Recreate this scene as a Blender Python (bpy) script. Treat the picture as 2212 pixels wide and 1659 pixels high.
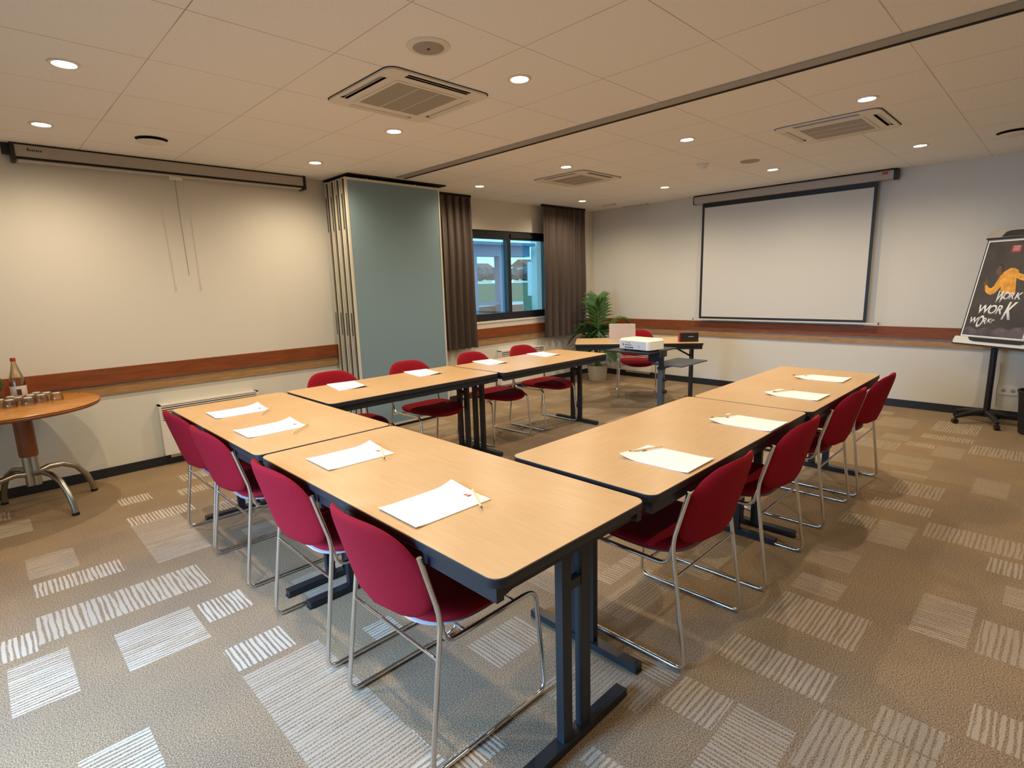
import bpy, bmesh, math, random
from mathutils import Vector, Matrix
random.seed(7)
PI = math.pi
for o in list(bpy.data.objects): bpy.data.objects.remove(o, do_unlink=True)
SC = bpy.context.scene
COL = SC.collection

# ------------------------------------------------------------------ camera
H = 1.44
cam_d = bpy.data.cameras.new('camera'); cam = bpy.data.objects.new('camera', cam_d); COL.objects.link(cam)
yaw, pit, roll = -0.7944, -0.1829, -0.0289
fw = Vector((math.cos(yaw)*math.cos(pit), -math.sin(yaw)*math.cos(pit), math.sin(pit)))
rt = fw.cross(Vector((0, 0, 1))).normalized(); up = rt.cross(fw)
rt2 = math.cos(roll)*rt + math.sin(roll)*up; up2 = -math.sin(roll)*rt + math.cos(roll)*up
m = Matrix((rt2, up2, -fw)).transposed().to_4x4(); m.translation = Vector((0, 0, H))
cam.matrix_world = m
cam_d.sensor_width = 36; cam_d.lens = 1177.1/2212*36; cam_d.clip_start = 0.02; cam_d.clip_end = 200
SC.camera = cam

# ------------------------------------------------------------------ colour management, world, daylight
SC.view_settings.view_transform = 'Standard'; SC.view_settings.look = 'None'
SC.view_settings.gamma = 1; SC.view_settings.use_curve_mapping = False
SC.view_settings.exposure = 0.02
wd = bpy.data.worlds.new('World'); SC.world = wd; wd.use_nodes = True
bg = wd.node_tree.nodes['Background']; bg.inputs[0].default_value = (0.30, 0.74, 1.0, 1); bg.inputs[1].default_value = 3.4

def area(name, loc, target, sx, sy, power, color, spread=170):
    d = bpy.data.lights.new(name, 'AREA'); d.shape = 'RECTANGLE'; d.size = sx; d.size_y = sy; d.energy = power; d.color = color; d.spread = math.radians(spread)
    o = bpy.data.objects.new(name, d); COL.objects.link(o); o.location = loc
    o.rotation_euler = (Vector(target)-Vector(loc)).to_track_quat('-Z', 'Z').to_euler()
    return o
# daylight through the glazing behind the photographer
area('daylight', (-2.2, 2.1, .95), (-.2, 1.9, -.25), 2.6, 1.2, 140, (0.30, 0.57, 1.0), 88)

SPOTS = [(.478, 3.335), (.49, 4.55), (2.24, 3.356), (2.25, 4.567), (2.208, 2.128), (4.108, 3.389), (4.124, 4.61), (5.971, 4.656),
         (5.921, 3.419), (5.903, 2.215), (4.088, 2.181), (4.067, .993), (5.885, 1.016), (.46, 2.14), (.46, .97), (2.22, -.25)]  # the last one is unseen, added to warm the right-hand floor
ZC = 2.481
WARM = (1.0, 0.82, 0.58)
SPOT_W = 56

# ------------------------------------------------------------------ materials
def nmat(name):
    mt = bpy.data.materials.new(name); mt.use_nodes = True
    return mt, mt.node_tree.nodes, mt.node_tree.links, mt.node_tree.nodes['Principled BSDF']
def srgb(*c):
    return tuple((x/255/12.92 if x/255 <= .04045 else ((x/255+.055)/1.055)**2.4) for x in c)
def plain(name, col, rough=.5, metal=0, noise=0.0, scale=30, spec=.5, bump=0, trans=0, ior=1.45, stretch=None):
    mt, N, L, P = nmat(name)
    P.inputs['Roughness'].default_value = rough; P.inputs['Metallic'].default_value = metal
    P.inputs['Specular IOR Level'].default_value = spec; P.inputs['IOR'].default_value = ior
    P.inputs['Transmission Weight'].default_value = trans
    tc = N.new('ShaderNodeTexCoord'); mp = N.new('ShaderNodeMapping'); L.new(tc.outputs['Object'], mp.inputs[0])
    if stretch: mp.inputs['Scale'].default_value = stretch
    nz = N.new('ShaderNodeTexNoise'); nz.inputs['Scale'].default_value = scale; nz.inputs['Detail'].default_value = 5
    L.new(mp.outputs[0], nz.inputs['Vector'])
    rp = N.new('ShaderNodeValToRGB'); rp.color_ramp.elements[0].position = .3; rp.color_ramp.elements[1].position = .7
    rp.color_ramp.elements[0].color = (*[max(0, c*(1-noise)) for c in col], 1); rp.color_ramp.elements[1].color = (*[min(1, c*(1+noise)) for c in col], 1)
    L.new(nz.outputs['Fac'], rp.inputs[0]); L.new(rp.outputs[0], P.inputs['Base Color'])
    if bump:
        b = N.new('ShaderNodeBump'); b.inputs['Strength'].default_value = bump; b.inputs['Distance'].default_value = .002
        L.new(nz.outputs['Fac'], b.inputs['Height']); L.new(b.outputs[0], P.inputs['Normal'])
    return mt
def emis(name, col, s):
    mt, N, L, P = nmat(name); P.inputs['Base Color'].default_value = (*col, 1)
    P.inputs['Emission Color'].default_value = (*col, 1); P.inputs['Emission Strength'].default_value = s
    return mt
def glassy(name, tint, refl=.10, rough=0.0):
    mt, N, L, P = nmat(name); N.remove(P)
    t = N.new('ShaderNodeBsdfTransparent'); t.inputs[0].default_value = (*tint, 1)
    g = N.new('ShaderNodeBsdfGlossy'); g.inputs['Roughness'].default_value = rough
    fr = N.new('ShaderNodeLayerWeight'); fr.inputs[0].default_value = .35
    ml = N.new('ShaderNodeMath'); ml.operation = 'MULTIPLY_ADD'; ml.inputs[1].default_value = .6; ml.inputs[2].default_value = refl
    L.new(fr.outputs['Fresnel'], ml.inputs[0])
    mx = N.new('ShaderNodeMixShader'); L.new(ml.outputs[0], mx.inputs[0]); L.new(t.outputs[0], mx.inputs[1]); L.new(g.outputs[0], mx.inputs[2])
    L.new(mx.outputs[0], N['Material Output'].inputs[0])
    return mt

M = {}
M['wall'] = plain('wall_paint', (.66, .625, .55), .85, noise=.025, scale=260, bump=.25)
M['black'] = plain('black_plastic', (.012, .012, .014), .45)
M['edge'] = plain('dark_edging', (.018, .020, .024), .40)
M['steel_black'] = plain('black_powder_coat', (.014, .016, .020), .38)
M['chrome'] = plain('chrome', (.74, .75, .75), .18, metal=1)
M['satin'] = plain('satin_steel', (.42, .39, .34), .30, metal=1)
M['fabric'] = plain('red_fabric', (.27, .005, .014), .85, noise=.16, scale=420, bump=.5, spec=.2)
M['shell'] = plain('pale_plastic', (.50, .48, .47), .45)
M['paper'] = plain('paper', (.88, .88, .87), .8)
M['redprint'] = plain('red_print', (.45, .02, .03), .7)
M['pencil'] = plain('pale_pencil', (.70, .52, .24), .5)
M['tip'] = plain('pencil_tip', (.05, .03, .02), .6)
M['rail'] = plain('mahogany_board', (.21, .052, .010), .6, noise=.22, scale=6, stretch=(1, 1, 9))
M['rail2'] = plain('pale_brown_board', (.36, .20, .085), .5, noise=.22, scale=8, stretch=(1, 1, 9))
M['base'] = plain('dark_skirting', (.016, .017, .022), .45)
M['white_metal'] = plain('white_enamel', (.72, .68, .61), .5)
M['dark_gap'] = plain('dark_gap', (.006, .006, .006), .8)
M['curtain'] = plain('taupe_curtain', (.085, .064, .055), .9, noise=.12, scale=200, spec=.2)
M['panel_blue'] = plain('blue_grey_panel', (.190, .282, .325), .7, noise=.05, scale=300, bump=.15)
M['alu'] = plain('aluminium', (.50, .47, .40), .38, metal=.75)
M['alu_cream'] = plain('panel_trim', (.60, .56, .46), .45)
M['case'] = plain('screen_case', (.42, .37, .31), .5)
M['screen'] = plain('screen_cloth', (.60, .575, .52), .8)
M['winframe'] = plain('window_frame', (.012, .012, .018), .4)
M['track'] = plain('grey_track', (.33, .31, .275), .55)
M['oak'] = plain('orange_wood', (.46, .19, .035), .26, noise=.25, scale=7, stretch=(1, 6, 6))
M['oak_dark'] = plain('brown_wood', (.22, .065, .018), .45, noise=.2, scale=7)
M['ring'] = plain('lamp_ring', (.70, .66, .60), .4)
M['lampface'] = emis('lamp_face', (1.0, .92, .72), 25)
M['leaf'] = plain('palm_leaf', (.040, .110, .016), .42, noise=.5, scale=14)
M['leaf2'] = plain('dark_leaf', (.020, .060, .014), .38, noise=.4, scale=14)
M['stem'] = plain('leaf_stem', (.10, .16, .03), .5)
M['pot'] = plain('beige_pot', (.50, .46, .38), .7, noise=.06)
M['soil'] = plain('soil', (.03, .02, .014), .95, noise=.4, scale=60)
M['proj'] = plain('projector_shell', (.80, .78, .66), .4)
M['proj_face'] = plain('projector_face', (.55, .57, .62), .45)
M['grey_steel'] = plain('grey_column', (.075, .085, .10), .4)
M['laptop'] = plain('laptop_lid', (.68, .60, .54), .4, metal=.1)
M['maroon'] = plain('dark_red_card', (.10, .010, .012), .45)
M['pinkred'] = plain('red_card_end', (.42, .04, .05), .5)
M['grill'] = plain('grille_grey', (.33, .30, .25), .6, noise=.2, scale=400)
M['glass'] = glassy('window_glass', (.96, .99, 1.0), .02)
M['drink'] = glassy('drinking_glass', (1, 1, 1), .05, .0)
M['sparkle_base'] = plain('glass_sparkle_base', (.62, .62, .58), .08, spec=.9)  # pale opaque colour paints in the sparkle of the glass bottoms
M['bottle'] = glassy('bottle_glass', (.95, .90, .78), .05, .03)
M['redcap'] = plain('red_cap', (.30, .03, .02), .4)
M['label'] = plain('bottle_label', (.62, .50, .48), .6)
M['green'] = plain('green_plastic', (.06, .09, .03), .35)
M['bin'] = plain('black_mesh', (.015, .016, .02), .5)
M['poster'] = plain('poster_dark', (.050, .040, .038), .45, noise=.35, scale=5)
M['poster_low'] = plain('poster_smoke', (.105, .085, .095), .5, noise=.6, scale=9)
M['yellow'] = plain('poster_yellow', (.80, .36, .05), .6, noise=.25, scale=25)
M['skin'] = plain('poster_brown', (.16, .075, .04), .6)
M['ink_white'] = plain('poster_white', (.85, .84, .78), .6)
M['ext_white'] = plain('exterior_white', (.90, .90, .90), .8)
M['ext_blue'] = plain('exterior_blue', (.12, .20, .32), .6)
M['ext_green'] = plain('lawn', (.075, .11, .05), .9, noise=.3, scale=2)
M['ext_brown'] = plain('dark_ground', (.15, .10, .085), .9, noise=.3, scale=2)
M['ext_hedge'] = plain('hedge', (.17, .14, .15), .9, noise=.5, scale=2)
M['roof'] = plain('roof_tile', (.32, .13, .10), .8)

# table laminate: pale beech, grain along the object's long side
mt, N, L, P = nmat('beech_laminate'); P.inputs['Roughness'].default_value = .33; P.inputs['Specular IOR Level'].default_value = .45
tc = N.new('ShaderNodeTexCoord'); mp = N.new('ShaderNodeMapping'); mp.inputs['Scale'].default_value = (2.2, 26, 1); L.new(tc.outputs['Object'], mp.inputs[0])
nz = N.new('ShaderNodeTexNoise'); nz.inputs['Scale'].default_value = 2.5; nz.inputs['Detail'].default_value = 6; L.new(mp.outputs[0], nz.inputs['Vector'])
n2 = N.new('ShaderNodeTexNoise'); n2.inputs['Scale'].default_value = 2.2; L.new(tc.outputs['Object'], n2.inputs['Vector'])
ad = N.new('ShaderNodeMath'); ad.operation = 'MULTIPLY_ADD'; ad.inputs[1].default_value = .6; L.new(n2.outputs['Fac'], ad.inputs[0])
sc_ = N.new('ShaderNodeMath'); sc_.operation = 'MULTIPLY'; sc_.inputs[1].default_value = .45; L.new(nz.outputs['Fac'], sc_.inputs[0]); L.new(sc_.outputs[0], ad.inputs[2])
rp = N.new('ShaderNodeValToRGB'); rp.color_ramp.elements[0].position = .35; rp.color_ramp.elements[1].position = .68
rp.color_ramp.elements[0].color = (.53, .325, .145, 1); rp.color_ramp.elements[1].color = (.62, .405, .200, 1)
L.new(ad.outputs[0], rp.inputs[0]); L.new(rp.outputs[0], P.inputs['Base Color']); M['beech'] = mt

# ceiling tiles: seams on a 0.6 m grid
mt, N, L, P = nmat('ceiling_tiles'); P.inputs['Roughness'].default_value = .9
tc = N.new('ShaderNodeTexCoord'); sp = N.new('ShaderNodeSeparateXYZ'); L.new(tc.outputs['Object'], sp.inputs[0])
def mth(op, a, b=None, c=None):
    n = N.new('ShaderNodeMath'); n.operation = op
    for i, v in enumerate((a, b, c)):
        if v is None: continue
        if isinstance(v, (int, float)): n.inputs[i].default_value = v
        else: L.new(v, n.inputs[i])
    return n.outputs[0]
lines = []
for ax, off in (('X', .745), ('Y', .645)):
    v = mth('ADD', sp.outputs[ax], 60-off)
    v = mth('MODULO', v, .6); v = mth('SUBTRACT', v, .3); v = mth('ABSOLUTE', v); v = mth('SUBTRACT', .3, v)
    lines.append(mth('LESS_THAN', v, .0022))
ln = mth('MAXIMUM', lines[0], lines[1])
nz = N.new('ShaderNodeTexNoise'); nz.inputs['Scale'].default_value = 1.6; L.new(tc.outputs['Object'], nz.inputs['Vector'])
st = mth('MULTIPLY', ln, mth('MULTIPLY_ADD', nz.outputs['Fac'], 1.5, -.15))
nf = N.new('ShaderNodeTexNoise'); nf.inputs['Scale'].default_value = 160; nf.inputs['Detail'].default_value = 3; L.new(tc.outputs['Object'], nf.inputs['Vector'])
rp = N.new('ShaderNodeValToRGB'); rp.color_ramp.elements[0].position = .3; rp.color_ramp.elements[1].position = .7
rp.color_ramp.elements[0].color = (.78, .765, .735, 1); rp.color_ramp.elements[1].color = (.88, .865, .835, 1); L.new(nf.outputs['Fac'], rp.inputs[0])
mx = N.new('ShaderNodeMixRGB'); mx.inputs[2].default_value = (.25, .19, .13, 1); L.new(st, mx.inputs[0]); L.new(rp.outputs[0], mx.inputs[1]); L.new(mx.outputs[0], P.inputs['Base Color'])
M['ceiling'] = mt

# carpet: mottled loop pile; the pale patches carry stripes
def carpet(name, pale=None, axis='X', period=.02, duty=.5, dim=0.0):
    mt, N, L, P = nmat(name); P.inputs['Roughness'].default_value = .95; P.inputs['Specular IOR Level'].default_value = .15
    tc = N.new('ShaderNodeTexCoord')
    nz = N.new('ShaderNodeTexNoise'); nz.inputs['Scale'].default_value = 230; nz.inputs['Detail'].default_value = 4; nz.inputs['Roughness'].default_value = .7; L.new(tc.outputs['Object'], nz.inputs['Vector'])
    rp = N.new('ShaderNodeValToRGB'); rp.color_ramp.elements[0].position = .42; rp.color_ramp.elements[1].position = .60
    rp.color_ramp.elements[0].color = (.140, .092, .050, 1); rp.color_ramp.elements[1].color = (.455, .342, .222, 1); L.new(nz.outputs['Fac'], rp.inputs[0])
    nb = N.new('ShaderNodeTexNoise'); nb.inputs['Scale'].default_value = 2.3; L.new(tc.outputs['Object'], nb.inputs['Vector'])
    rb = N.new('ShaderNodeValToRGB'); rb.color_ramp.elements[0].position = .35; rb.color_ramp.elements[1].position = .65
    rb.color_ramp.elements[0].color = (.90, .90, .93, 1); rb.color_ramp.elements[1].color = (1.07, 1.04, .98, 1); L.new(nb.outputs['Fac'], rb.inputs[0])
    mul = N.new('ShaderNodeMixRGB'); mul.blend_type = 'MULTIPLY'; mul.inputs[0].default_value = 1; L.new(rp.outputs[0], mul.inputs[1]); L.new(rb.outputs[0], mul.inputs[2])
    colr = mul.outputs[0]
    if pale:
        sp = N.new('ShaderNodeSeparateXYZ'); L.new(tc.outputs['Object'], sp.inputs[0])
        def mth(op, a, b=None, c=None):
            n = N.new('ShaderNodeMath'); n.operation = op
            for i, v in enumerate((a, b, c)):
                if v is None: continue
                if isinstance(v, (int, float)): n.inputs[i].default_value = v
                else: L.new(v, n.inputs[i])
            return n.outputs[0]
        a = sp.outputs['Y'] if axis == 'X' else sp.outputs['X']    # stripes run along `axis`
        mp = N.new('ShaderNodeMapping'); mp.inputs['Scale'].default_value = (6, 40, 1) if axis == 'X' else (40, 6, 1); L.new(tc.outputs['Object'], mp.inputs[0])
        wob = N.new('ShaderNodeTexNoise'); wob.inputs['Scale'].default_value = 1.0; wob.inputs['Detail'].default_value = 2; L.new(mp.outputs[0], wob.inputs['Vector'])
        v = mth('MULTIPLY_ADD', wob.outputs['Fac'], period*.9, a)
        v = mth('MULTIPLY', v, 2*PI/period); v = mth('SINE', v)
        v = mth('MULTIPLY_ADD', nz.outputs['Fac'], 1.7, mth('ADD', v, -.85))
        mp2 = N.new('ShaderNodeMapping'); mp2.inputs['Scale'].default_value = (4, 42, 1) if axis == 'X' else (42, 4, 1); mp2.inputs['Location'].default_value = (3.3, 1.7, 0); L.new(tc.outputs['Object'], mp2.inputs[0])
        w2 = N.new('ShaderNodeTexNoise'); w2.inputs['Scale'].default_value = 1.0; w2.inputs['Detail'].default_value = 3; L.new(mp2.outputs[0], w2.inputs['Vector'])
        v = mth('ADD', v, mth('MULTIPLY_ADD', w2.outputs['Fac'], 3.4, -1.7))
        sm = mth('SMOOTH_MIN', mth('MAXIMUM', mth('MULTIPLY_ADD', v, 1.6, duty), 0), 1, .05)
        sm = mth('MULTIPLY', sm, 1-dim)
        mx = N.new('ShaderNodeMixRGB'); mx.inputs[2].default_value = (*pale, 1); L.new(sm, mx.inputs[0]); L.new(colr, mx.inputs[1]); colr = mx.outputs[0]
    L.new(colr, P.inputs['Base Color'])
    b = N.new('ShaderNodeBump'); b.inputs['Strength'].default_value = .06; b.inputs['Distance'].default_value = .003; L.new(nz.outputs['Fac'], b.inputs['Height']); L.new(b.outputs[0], P.inputs['Normal'])
    return mt
PALE = (.52, .45, .36)
CARPET = [carpet('carpet_plain')]; KIND = {}
for tone, cut in (('', 0.0), ('m', .46)):       # crisp tiles and flatter tiles
    for kn, ax, per, du, dm in (('fx', 'X', .0175, .75, 0), ('fy', 'Y', .0175, .75, 0), ('zx', 'X', .0195, .85, 0), ('zy', 'Y', .0195, .85, 0),
                                ('sfx', 'X', .0165, 1.0, .42), ('sfy', 'Y', .0165, 1.0, .42), ('szx', 'X', .0225, 1.1, .25), ('szy', 'Y', .0225, 1.1, .25)):
        KIND[kn+tone] = len(CARPET); CARPET.append(carpet('carpet_'+kn+tone, PALE, ax, per, du, 1-(1-dm)*(1-cut)))

# ------------------------------------------------------------------ mesh helpers
def link(name, bm, mats, parent=None, smooth=35, loc=None, rot=None):
    bmesh.ops.recalc_face_normals(bm, faces=bm.faces)
    me = bpy.data.meshes.new(name); bm.to_mesh(me); bm.free()
    if not isinstance(mats, (list, tuple)): mats = [mats]
    for x in mats: me.materials.append(x)
    if smooth:
        me.polygons.foreach_set('use_smooth', [True]*len(me.polygons))
        try: me.set_sharp_from_angle(angle=math.radians(smooth))
        except Exception: pass
    o = bpy.data.objects.new(name, me); COL.objects.link(o)
    if parent: o.parent = parent
    if loc: o.location = loc
    if rot: o.rotation_euler = rot
    return o
def tag(o, label, cat, group=None, kind=None):
    if label: o['label'] = label
    if cat: o['category'] = cat
    if group: o['group'] = group
    if kind: o['kind'] = kind
    return o
def thing(name, label, cat, loc=(0, 0, 0), rz=0, group=None):
    o = bpy.data.objects.new(name, None); COL.objects.link(o); o.empty_display_size = .1
    o.location = loc; o.rotation_euler = (0, 0, rz)
    return tag(o, label, cat, group)
def struct(name, bm, mats, **k):
    o = link(name, bm, mats, smooth=0, **k); o['kind'] = 'structure'; return o
def dup(root, loc, rz, label, group=None):
    r = root.copy(); COL.objects.link(r); r.location = loc; r.rotation_euler = (0, 0, rz); r['label'] = label
    if group: r['group'] = group
    for ch in list(root.children):
        c = ch.copy(); COL.objects.link(c); c.parent = r
        for g in list(ch.children):
            d = g.copy(); COL.objects.link(d); d.parent = c
    return r
def B(): return bmesh.new()
def box(bm, x0, x1, y0, y1, z0, z1, mi=0, mat=None):
    vs = [bm.verts.new((x, y, z)) for z in (z0, z1) for x, y in ((x0, y0), (x1, y0), (x1, y1), (x0, y1))]
    fs = [(0, 3, 2, 1), (4, 5, 6, 7), (0, 1, 5, 4), (1, 2, 6, 5), (2, 3, 7, 6), (3, 0, 4, 7)]
    for f in fs:
        fc = bm.faces.new([vs[i] for i in f]); fc.material_index = mi
    if mat is not None: bmesh.ops.transform(bm, matrix=mat, verts=vs)
    return vs
def prism(bm, pts, z0, z1, mi=0, mi_top=None, bevel=0):
    a = [bm.verts.new((x, y, z0)) for x, y in pts]
    if bevel:
        cx_ = sum(p[0] for p in pts)/len(pts); cy_ = sum(p[1] for p in pts)/len(pts)
        rings = [a]
        rings.append([bm.verts.new((x, y, z1-bevel)) for x, y in pts])
        def ins(x, y):
            dx = x-cx_; dy = y-cy_; l = math.hypot(dx, dy) or 1
            return (x-dx/l*bevel, y-dy/l*bevel)
        rings.append([bm.verts.new((*ins(x, y), z1)) for x, y in pts])
    else:
        rings = [a, [bm.verts.new((x, y, z1)) for x, y in pts]]
    n = len(pts)
    for r0, r1 in zip(rings, rings[1:]):
        for i in range(n):
            f = bm.faces.new((r0[i], r0[(i+1) % n], r1[(i+1) % n], r1[i])); f.material_index = mi
    f = bm.faces.new(rings[-1]); f.material_index = mi if mi_top is None else mi_top
    f = bm.faces.new(list(reversed(a))); f.material_index = mi
def rrect(x0, x1, y0, y1, r, n=5):
    p = []
    for cx, cy, a0 in ((x1-r, y1-r, 0), (x0+r, y1-r, 90), (x0+r, y0+r, 180), (x1-r, y0+r, 270)):
        for i in range(n+1):
            a = math.radians(a0+90*i/n); p.append((cx+r*math.cos(a), cy+r*math.sin(a)))
    return p
def circ(r, n=24, cx=0, cy=0): return [(cx+r*math.cos(2*PI*i/n), cy+r*math.sin(2*PI*i/n)) for i in range(n)]
def fillet(pts, r, n=5):
    pts = [Vector(p) for p in pts]; out = [pts[0]]
    for a, b, c in zip(pts, pts[1:], pts[2:]):
        d1 = a-b; d2 = c-b; rr = min(r, d1.length*.48, d2.length*.48)
        p = b+d1.normalized()*rr; q = b+d2.normalized()*rr
        for i in range(n+1):
            t = i/n; out.append(p*(1-t)**2+b*2*t*(1-t)+q*t*t)
    out.append(pts[-1]); return out
def tube(bm, pts, r, n=8, mi=0, caps=True, rads=None):
    pts = [Vector(p) for p in pts]; rings = []; prev = None
    for i, p in enumerate(pts):
        t = (pts[min(i+1, len(pts)-1)]-pts[max(i-1, 0)]).normalized()
        if prev is None:
            u = t.cross(Vector((0, 0, 1)));
            if u.length < .1: u = t.cross(Vector((1, 0, 0)))
            u.normalize()
        else:
            u = (prev-t*prev.dot(t)).normalized()
        prev = u; v = t.cross(u); rr = rads[i] if rads else r
        rings.append([bm.verts.new(p+rr*(math.cos(2*PI*k/n)*u+math.sin(2*PI*k/n)*v)) for k in range(n)])
    for a, b in zip(rings, rings[1:]):
        for k in range(n):
            f = bm.faces.new((a[k], a[(k+1) % n], b[(k+1) % n], b[k])); f.material_index = mi
    if caps:
        for rg in (rings[0], rings[-1]):
            f = bm.faces.new(rg); f.material_index = mi
def lathe(bm, prof, n=24, c=(0, 0, 0), mi=0):
    rings = []
    for r, z in prof:
        rings.append([bm.verts.new((c[0]+r*math.cos(2*PI*k/n), c[1]+r*math.sin(2*PI*k/n), c[2]+z)) for k in range(n)] if r > 1e-5 else [bm.verts.new((c[0], c[1], c[2]+z))])
    for a, b in zip(rings, rings[1:]):
        for k in range(n):
            k2 = (k+1) % n
            if len(a) == 1 and len(b) == 1: continue
            if len(a) == 1: f = bm.faces.new((a[0], b[k], b[k2]))
            elif len(b) == 1: f = bm.faces.new((a[k], a[k2], b[0]))
            else: f = bm.faces.new((a[k], a[k2], b[k2], b[k]))
            f.material_index = mi
def xf(bm, mat): bmesh.ops.transform(bm, matrix=mat, verts=bm.verts)

# ------------------------------------------------------------------ room shell
X0, X1, Y0, Y1 = -1.9, 7.03, -1.6, 5.279
# carpet with striped patches (one floor mesh cut along the patch edges)
patches = [(.03, .40, 3.37, 3.545, 'zy'), (0, .67, 2.885, 3.155, 'szy'), (.02, .23, 3.615, 3.935, 'sfx'), (.24, .53, 2.40, 2.73, 'fx'),
 (-.10, .09, 2.42, 2.78, 'fx'), (.557, .75, 2.52, 2.715, 'zy'), (.53, .80, 3.32, 4.0, 'sfx'), (.53, .90, 4.0, 4.17, 'zy'), (.557, .75, 4.45, 4.615, 'zy'),
 (.53, .76, 2.09, 2.27, 'zy'), (-.11, 0, 2.84, 3.035, 'zy'), (.535, .835, 1.25, 2.05, 'sfx'), (2.235, 2.505, .43, .775, 'zx'), (1.87, 2.05, .44, .815, 'zx'),
 (2.565, 2.74, .58, .775, 'fy'), (2.54, 2.91, .13, .315, 'fy'), (1.50, 1.68, .66, .85, 'zx'), (1.33, 1.68, .46, .645, 'fy'), (1.55, 1.85, .11, .44, 'szx'),
 (3.57, 3.80, .02, .43, 'szx'), (3.48, 3.66, .645, .83, 'zx'), (3.31, 3.67, .46, .64, 'fy'), (6.14, 6.58, .43, .76, 'zx'), (5.82, 5.98, .43, .79, 'zx'),
 (5.47, 5.61, .645, .835, 'zx'), (5.26, 5.61, .45, .635, 'sfy'), (5.50, 5.80, .10, .43, 'szx'), (4.54, 4.69, .565, .775, 'sfy'), (4.205, 4.485, .43, .70, 'szx'),
 (3.875, 4.035, .435, .75, 'zx'), (4.50, 4.87, .135, .315, 'sfy'), (4.82, 5.13, .587, .89, 'sfy'), (6.05, 6.48, .90, 1.19, 'sfy'), (5.60, 5.80, .845, 1.04, 'sfy'),
 (5.22, 5.50, .865, 1.17, 'sfx'), (6.55, 6.72, 1.14, 1.30, 'fy'), (3.33, 3.51, -.03, .14, 'zx'), (3.02, 3.225, -.2, .057, 'fy'), (2.545, 2.825, -.2, .105, 'szx'),
 (2.03, 2.218, -.25, .075, 'zx'), (1.86, 2.0, .11, .3, 'szx'), (2.865, 3.10, .605, .815, 'sfy'), (1.26, 1.535, .955, 1.17, 'sfx'), (1.40, 1.56, .87, .955, 'sfx'),
 (1.585, 1.675, .855, 1.052, 'fy'), (1.125, 1.195, .78, .905, 'zx'), (.035, .228, 1.80, 2.03, 'fx'), (1.0, 1.13, 1.83, 1.98, 'fx'), (1.235, 1.515, 1.37, 1.56, 'fy'),
 (.67, .84, 1.19, 1.375, 'zx'), (.84, 1.01, 1.10, 1.19, 'fy'), (1.27, 1.39, 1.12, 1.20, 'fx'), (1.75, 2.15, 1.5, 1.72, 'sfy'), (2.0, 2.36, 1.40, 1.5, 'zy'),
 (.95, 1.25, 2.35, 2.6, 'sfx'), (1.0, 1.30, 3.75, 4.0, 'zy'), (.9, 1.2, 4.35, 4.5, 'szy')]
ex = list(patches)
rnd = random.Random(11)
def clash(p): return any(p[0] < q[1]+.04 and p[1] > q[0]-.04 and p[2] < q[3]+.04 and p[3] > q[2]-.04 for q in patches)
def in_seen(p):        # areas whose patches are already listed one by one
    return (-.2 < p[0] < .95 and p[3] > 1.0 and p[2] < 4.7) or (p[2] < 1.0 and p[0] > 1.0) 
for _ in range(900):
    x = round(rnd.uniform(X0+.1, X1-.6)/.09)*.09; y = round(rnd.uniform(Y0+.1, Y1-.5)/.09)*.09
    k = rnd.choice(['fx', 'zy', 'sfx', 'szy', 'sfy', 'szx', 'fy', 'zx'])
    w, d = rnd.choice([(.36, .18), (.27, .27), (.18, .36), (.36, .27), (.45, .18), (.18, .18), (.27, .36)])
    p = (x, x+w, y, y+d, k)
    if not clash(p) and not in_seen(p): patches.append(p)
xs = sorted({X0, X1, *[round(v, 4) for p in patches for v in p[:2]]}); ys = sorted({Y0, Y1, *[round(v, 4) for p in patches for v in p[2:4]]})
xs = [x for x in xs if X0 <= x <= X1]; ys = [y for y in ys if Y0 <= y <= Y1]
bm = B(); grid = [[bm.verts.new((x, y, 0)) for y in ys] for x in xs]
for i in range(len(xs)-1):
    cx_ = (xs[i]+xs[i+1])/2; act = [p for p in patches if p[0] < cx_ < p[1]]
    for j in range(len(ys)-1):
        cy_ = (ys[j]+ys[j+1])/2; f = bm.faces.new((grid[i][j], grid[i+1][j], grid[i+1][j+1], grid[i][j+1]))
        for p in act:
            if p[2] < cy_ < p[3]: f.material_index = KIND[p[4]+('m' if p[0] > 1.0 else '')]; break
me_floor = struct('floor', bm, CARPET)
# ceiling
CASS = ((1.93, 2.73), (4.67, 3.70), (4.66, 1.31))
bm = B()      # ceiling with an opening above each cassette
cxs = sorted({X0, X1, *[round(c[0]+d, 4) for c in CASS for d in (-.30, .30)]}); cys = sorted({Y0, Y1, *[round(c[1]+d, 4) for c in CASS for d in (-.30, .30)]})
for i in range(len(cxs)-1):
    for j in range(len(cys)-1):
        mx_, my_ = (cxs[i]+cxs[i+1])/2, (cys[j]+cys[j+1])/2
        if not any(abs(mx_-c[0]) < .3 and abs(my_-c[1]) < .3 for c in CASS): box(bm, cxs[i], cxs[i+1], cys[j], cys[j+1], ZC, ZC+.12)
struct('ceiling', bm, M['ceiling'])
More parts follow.
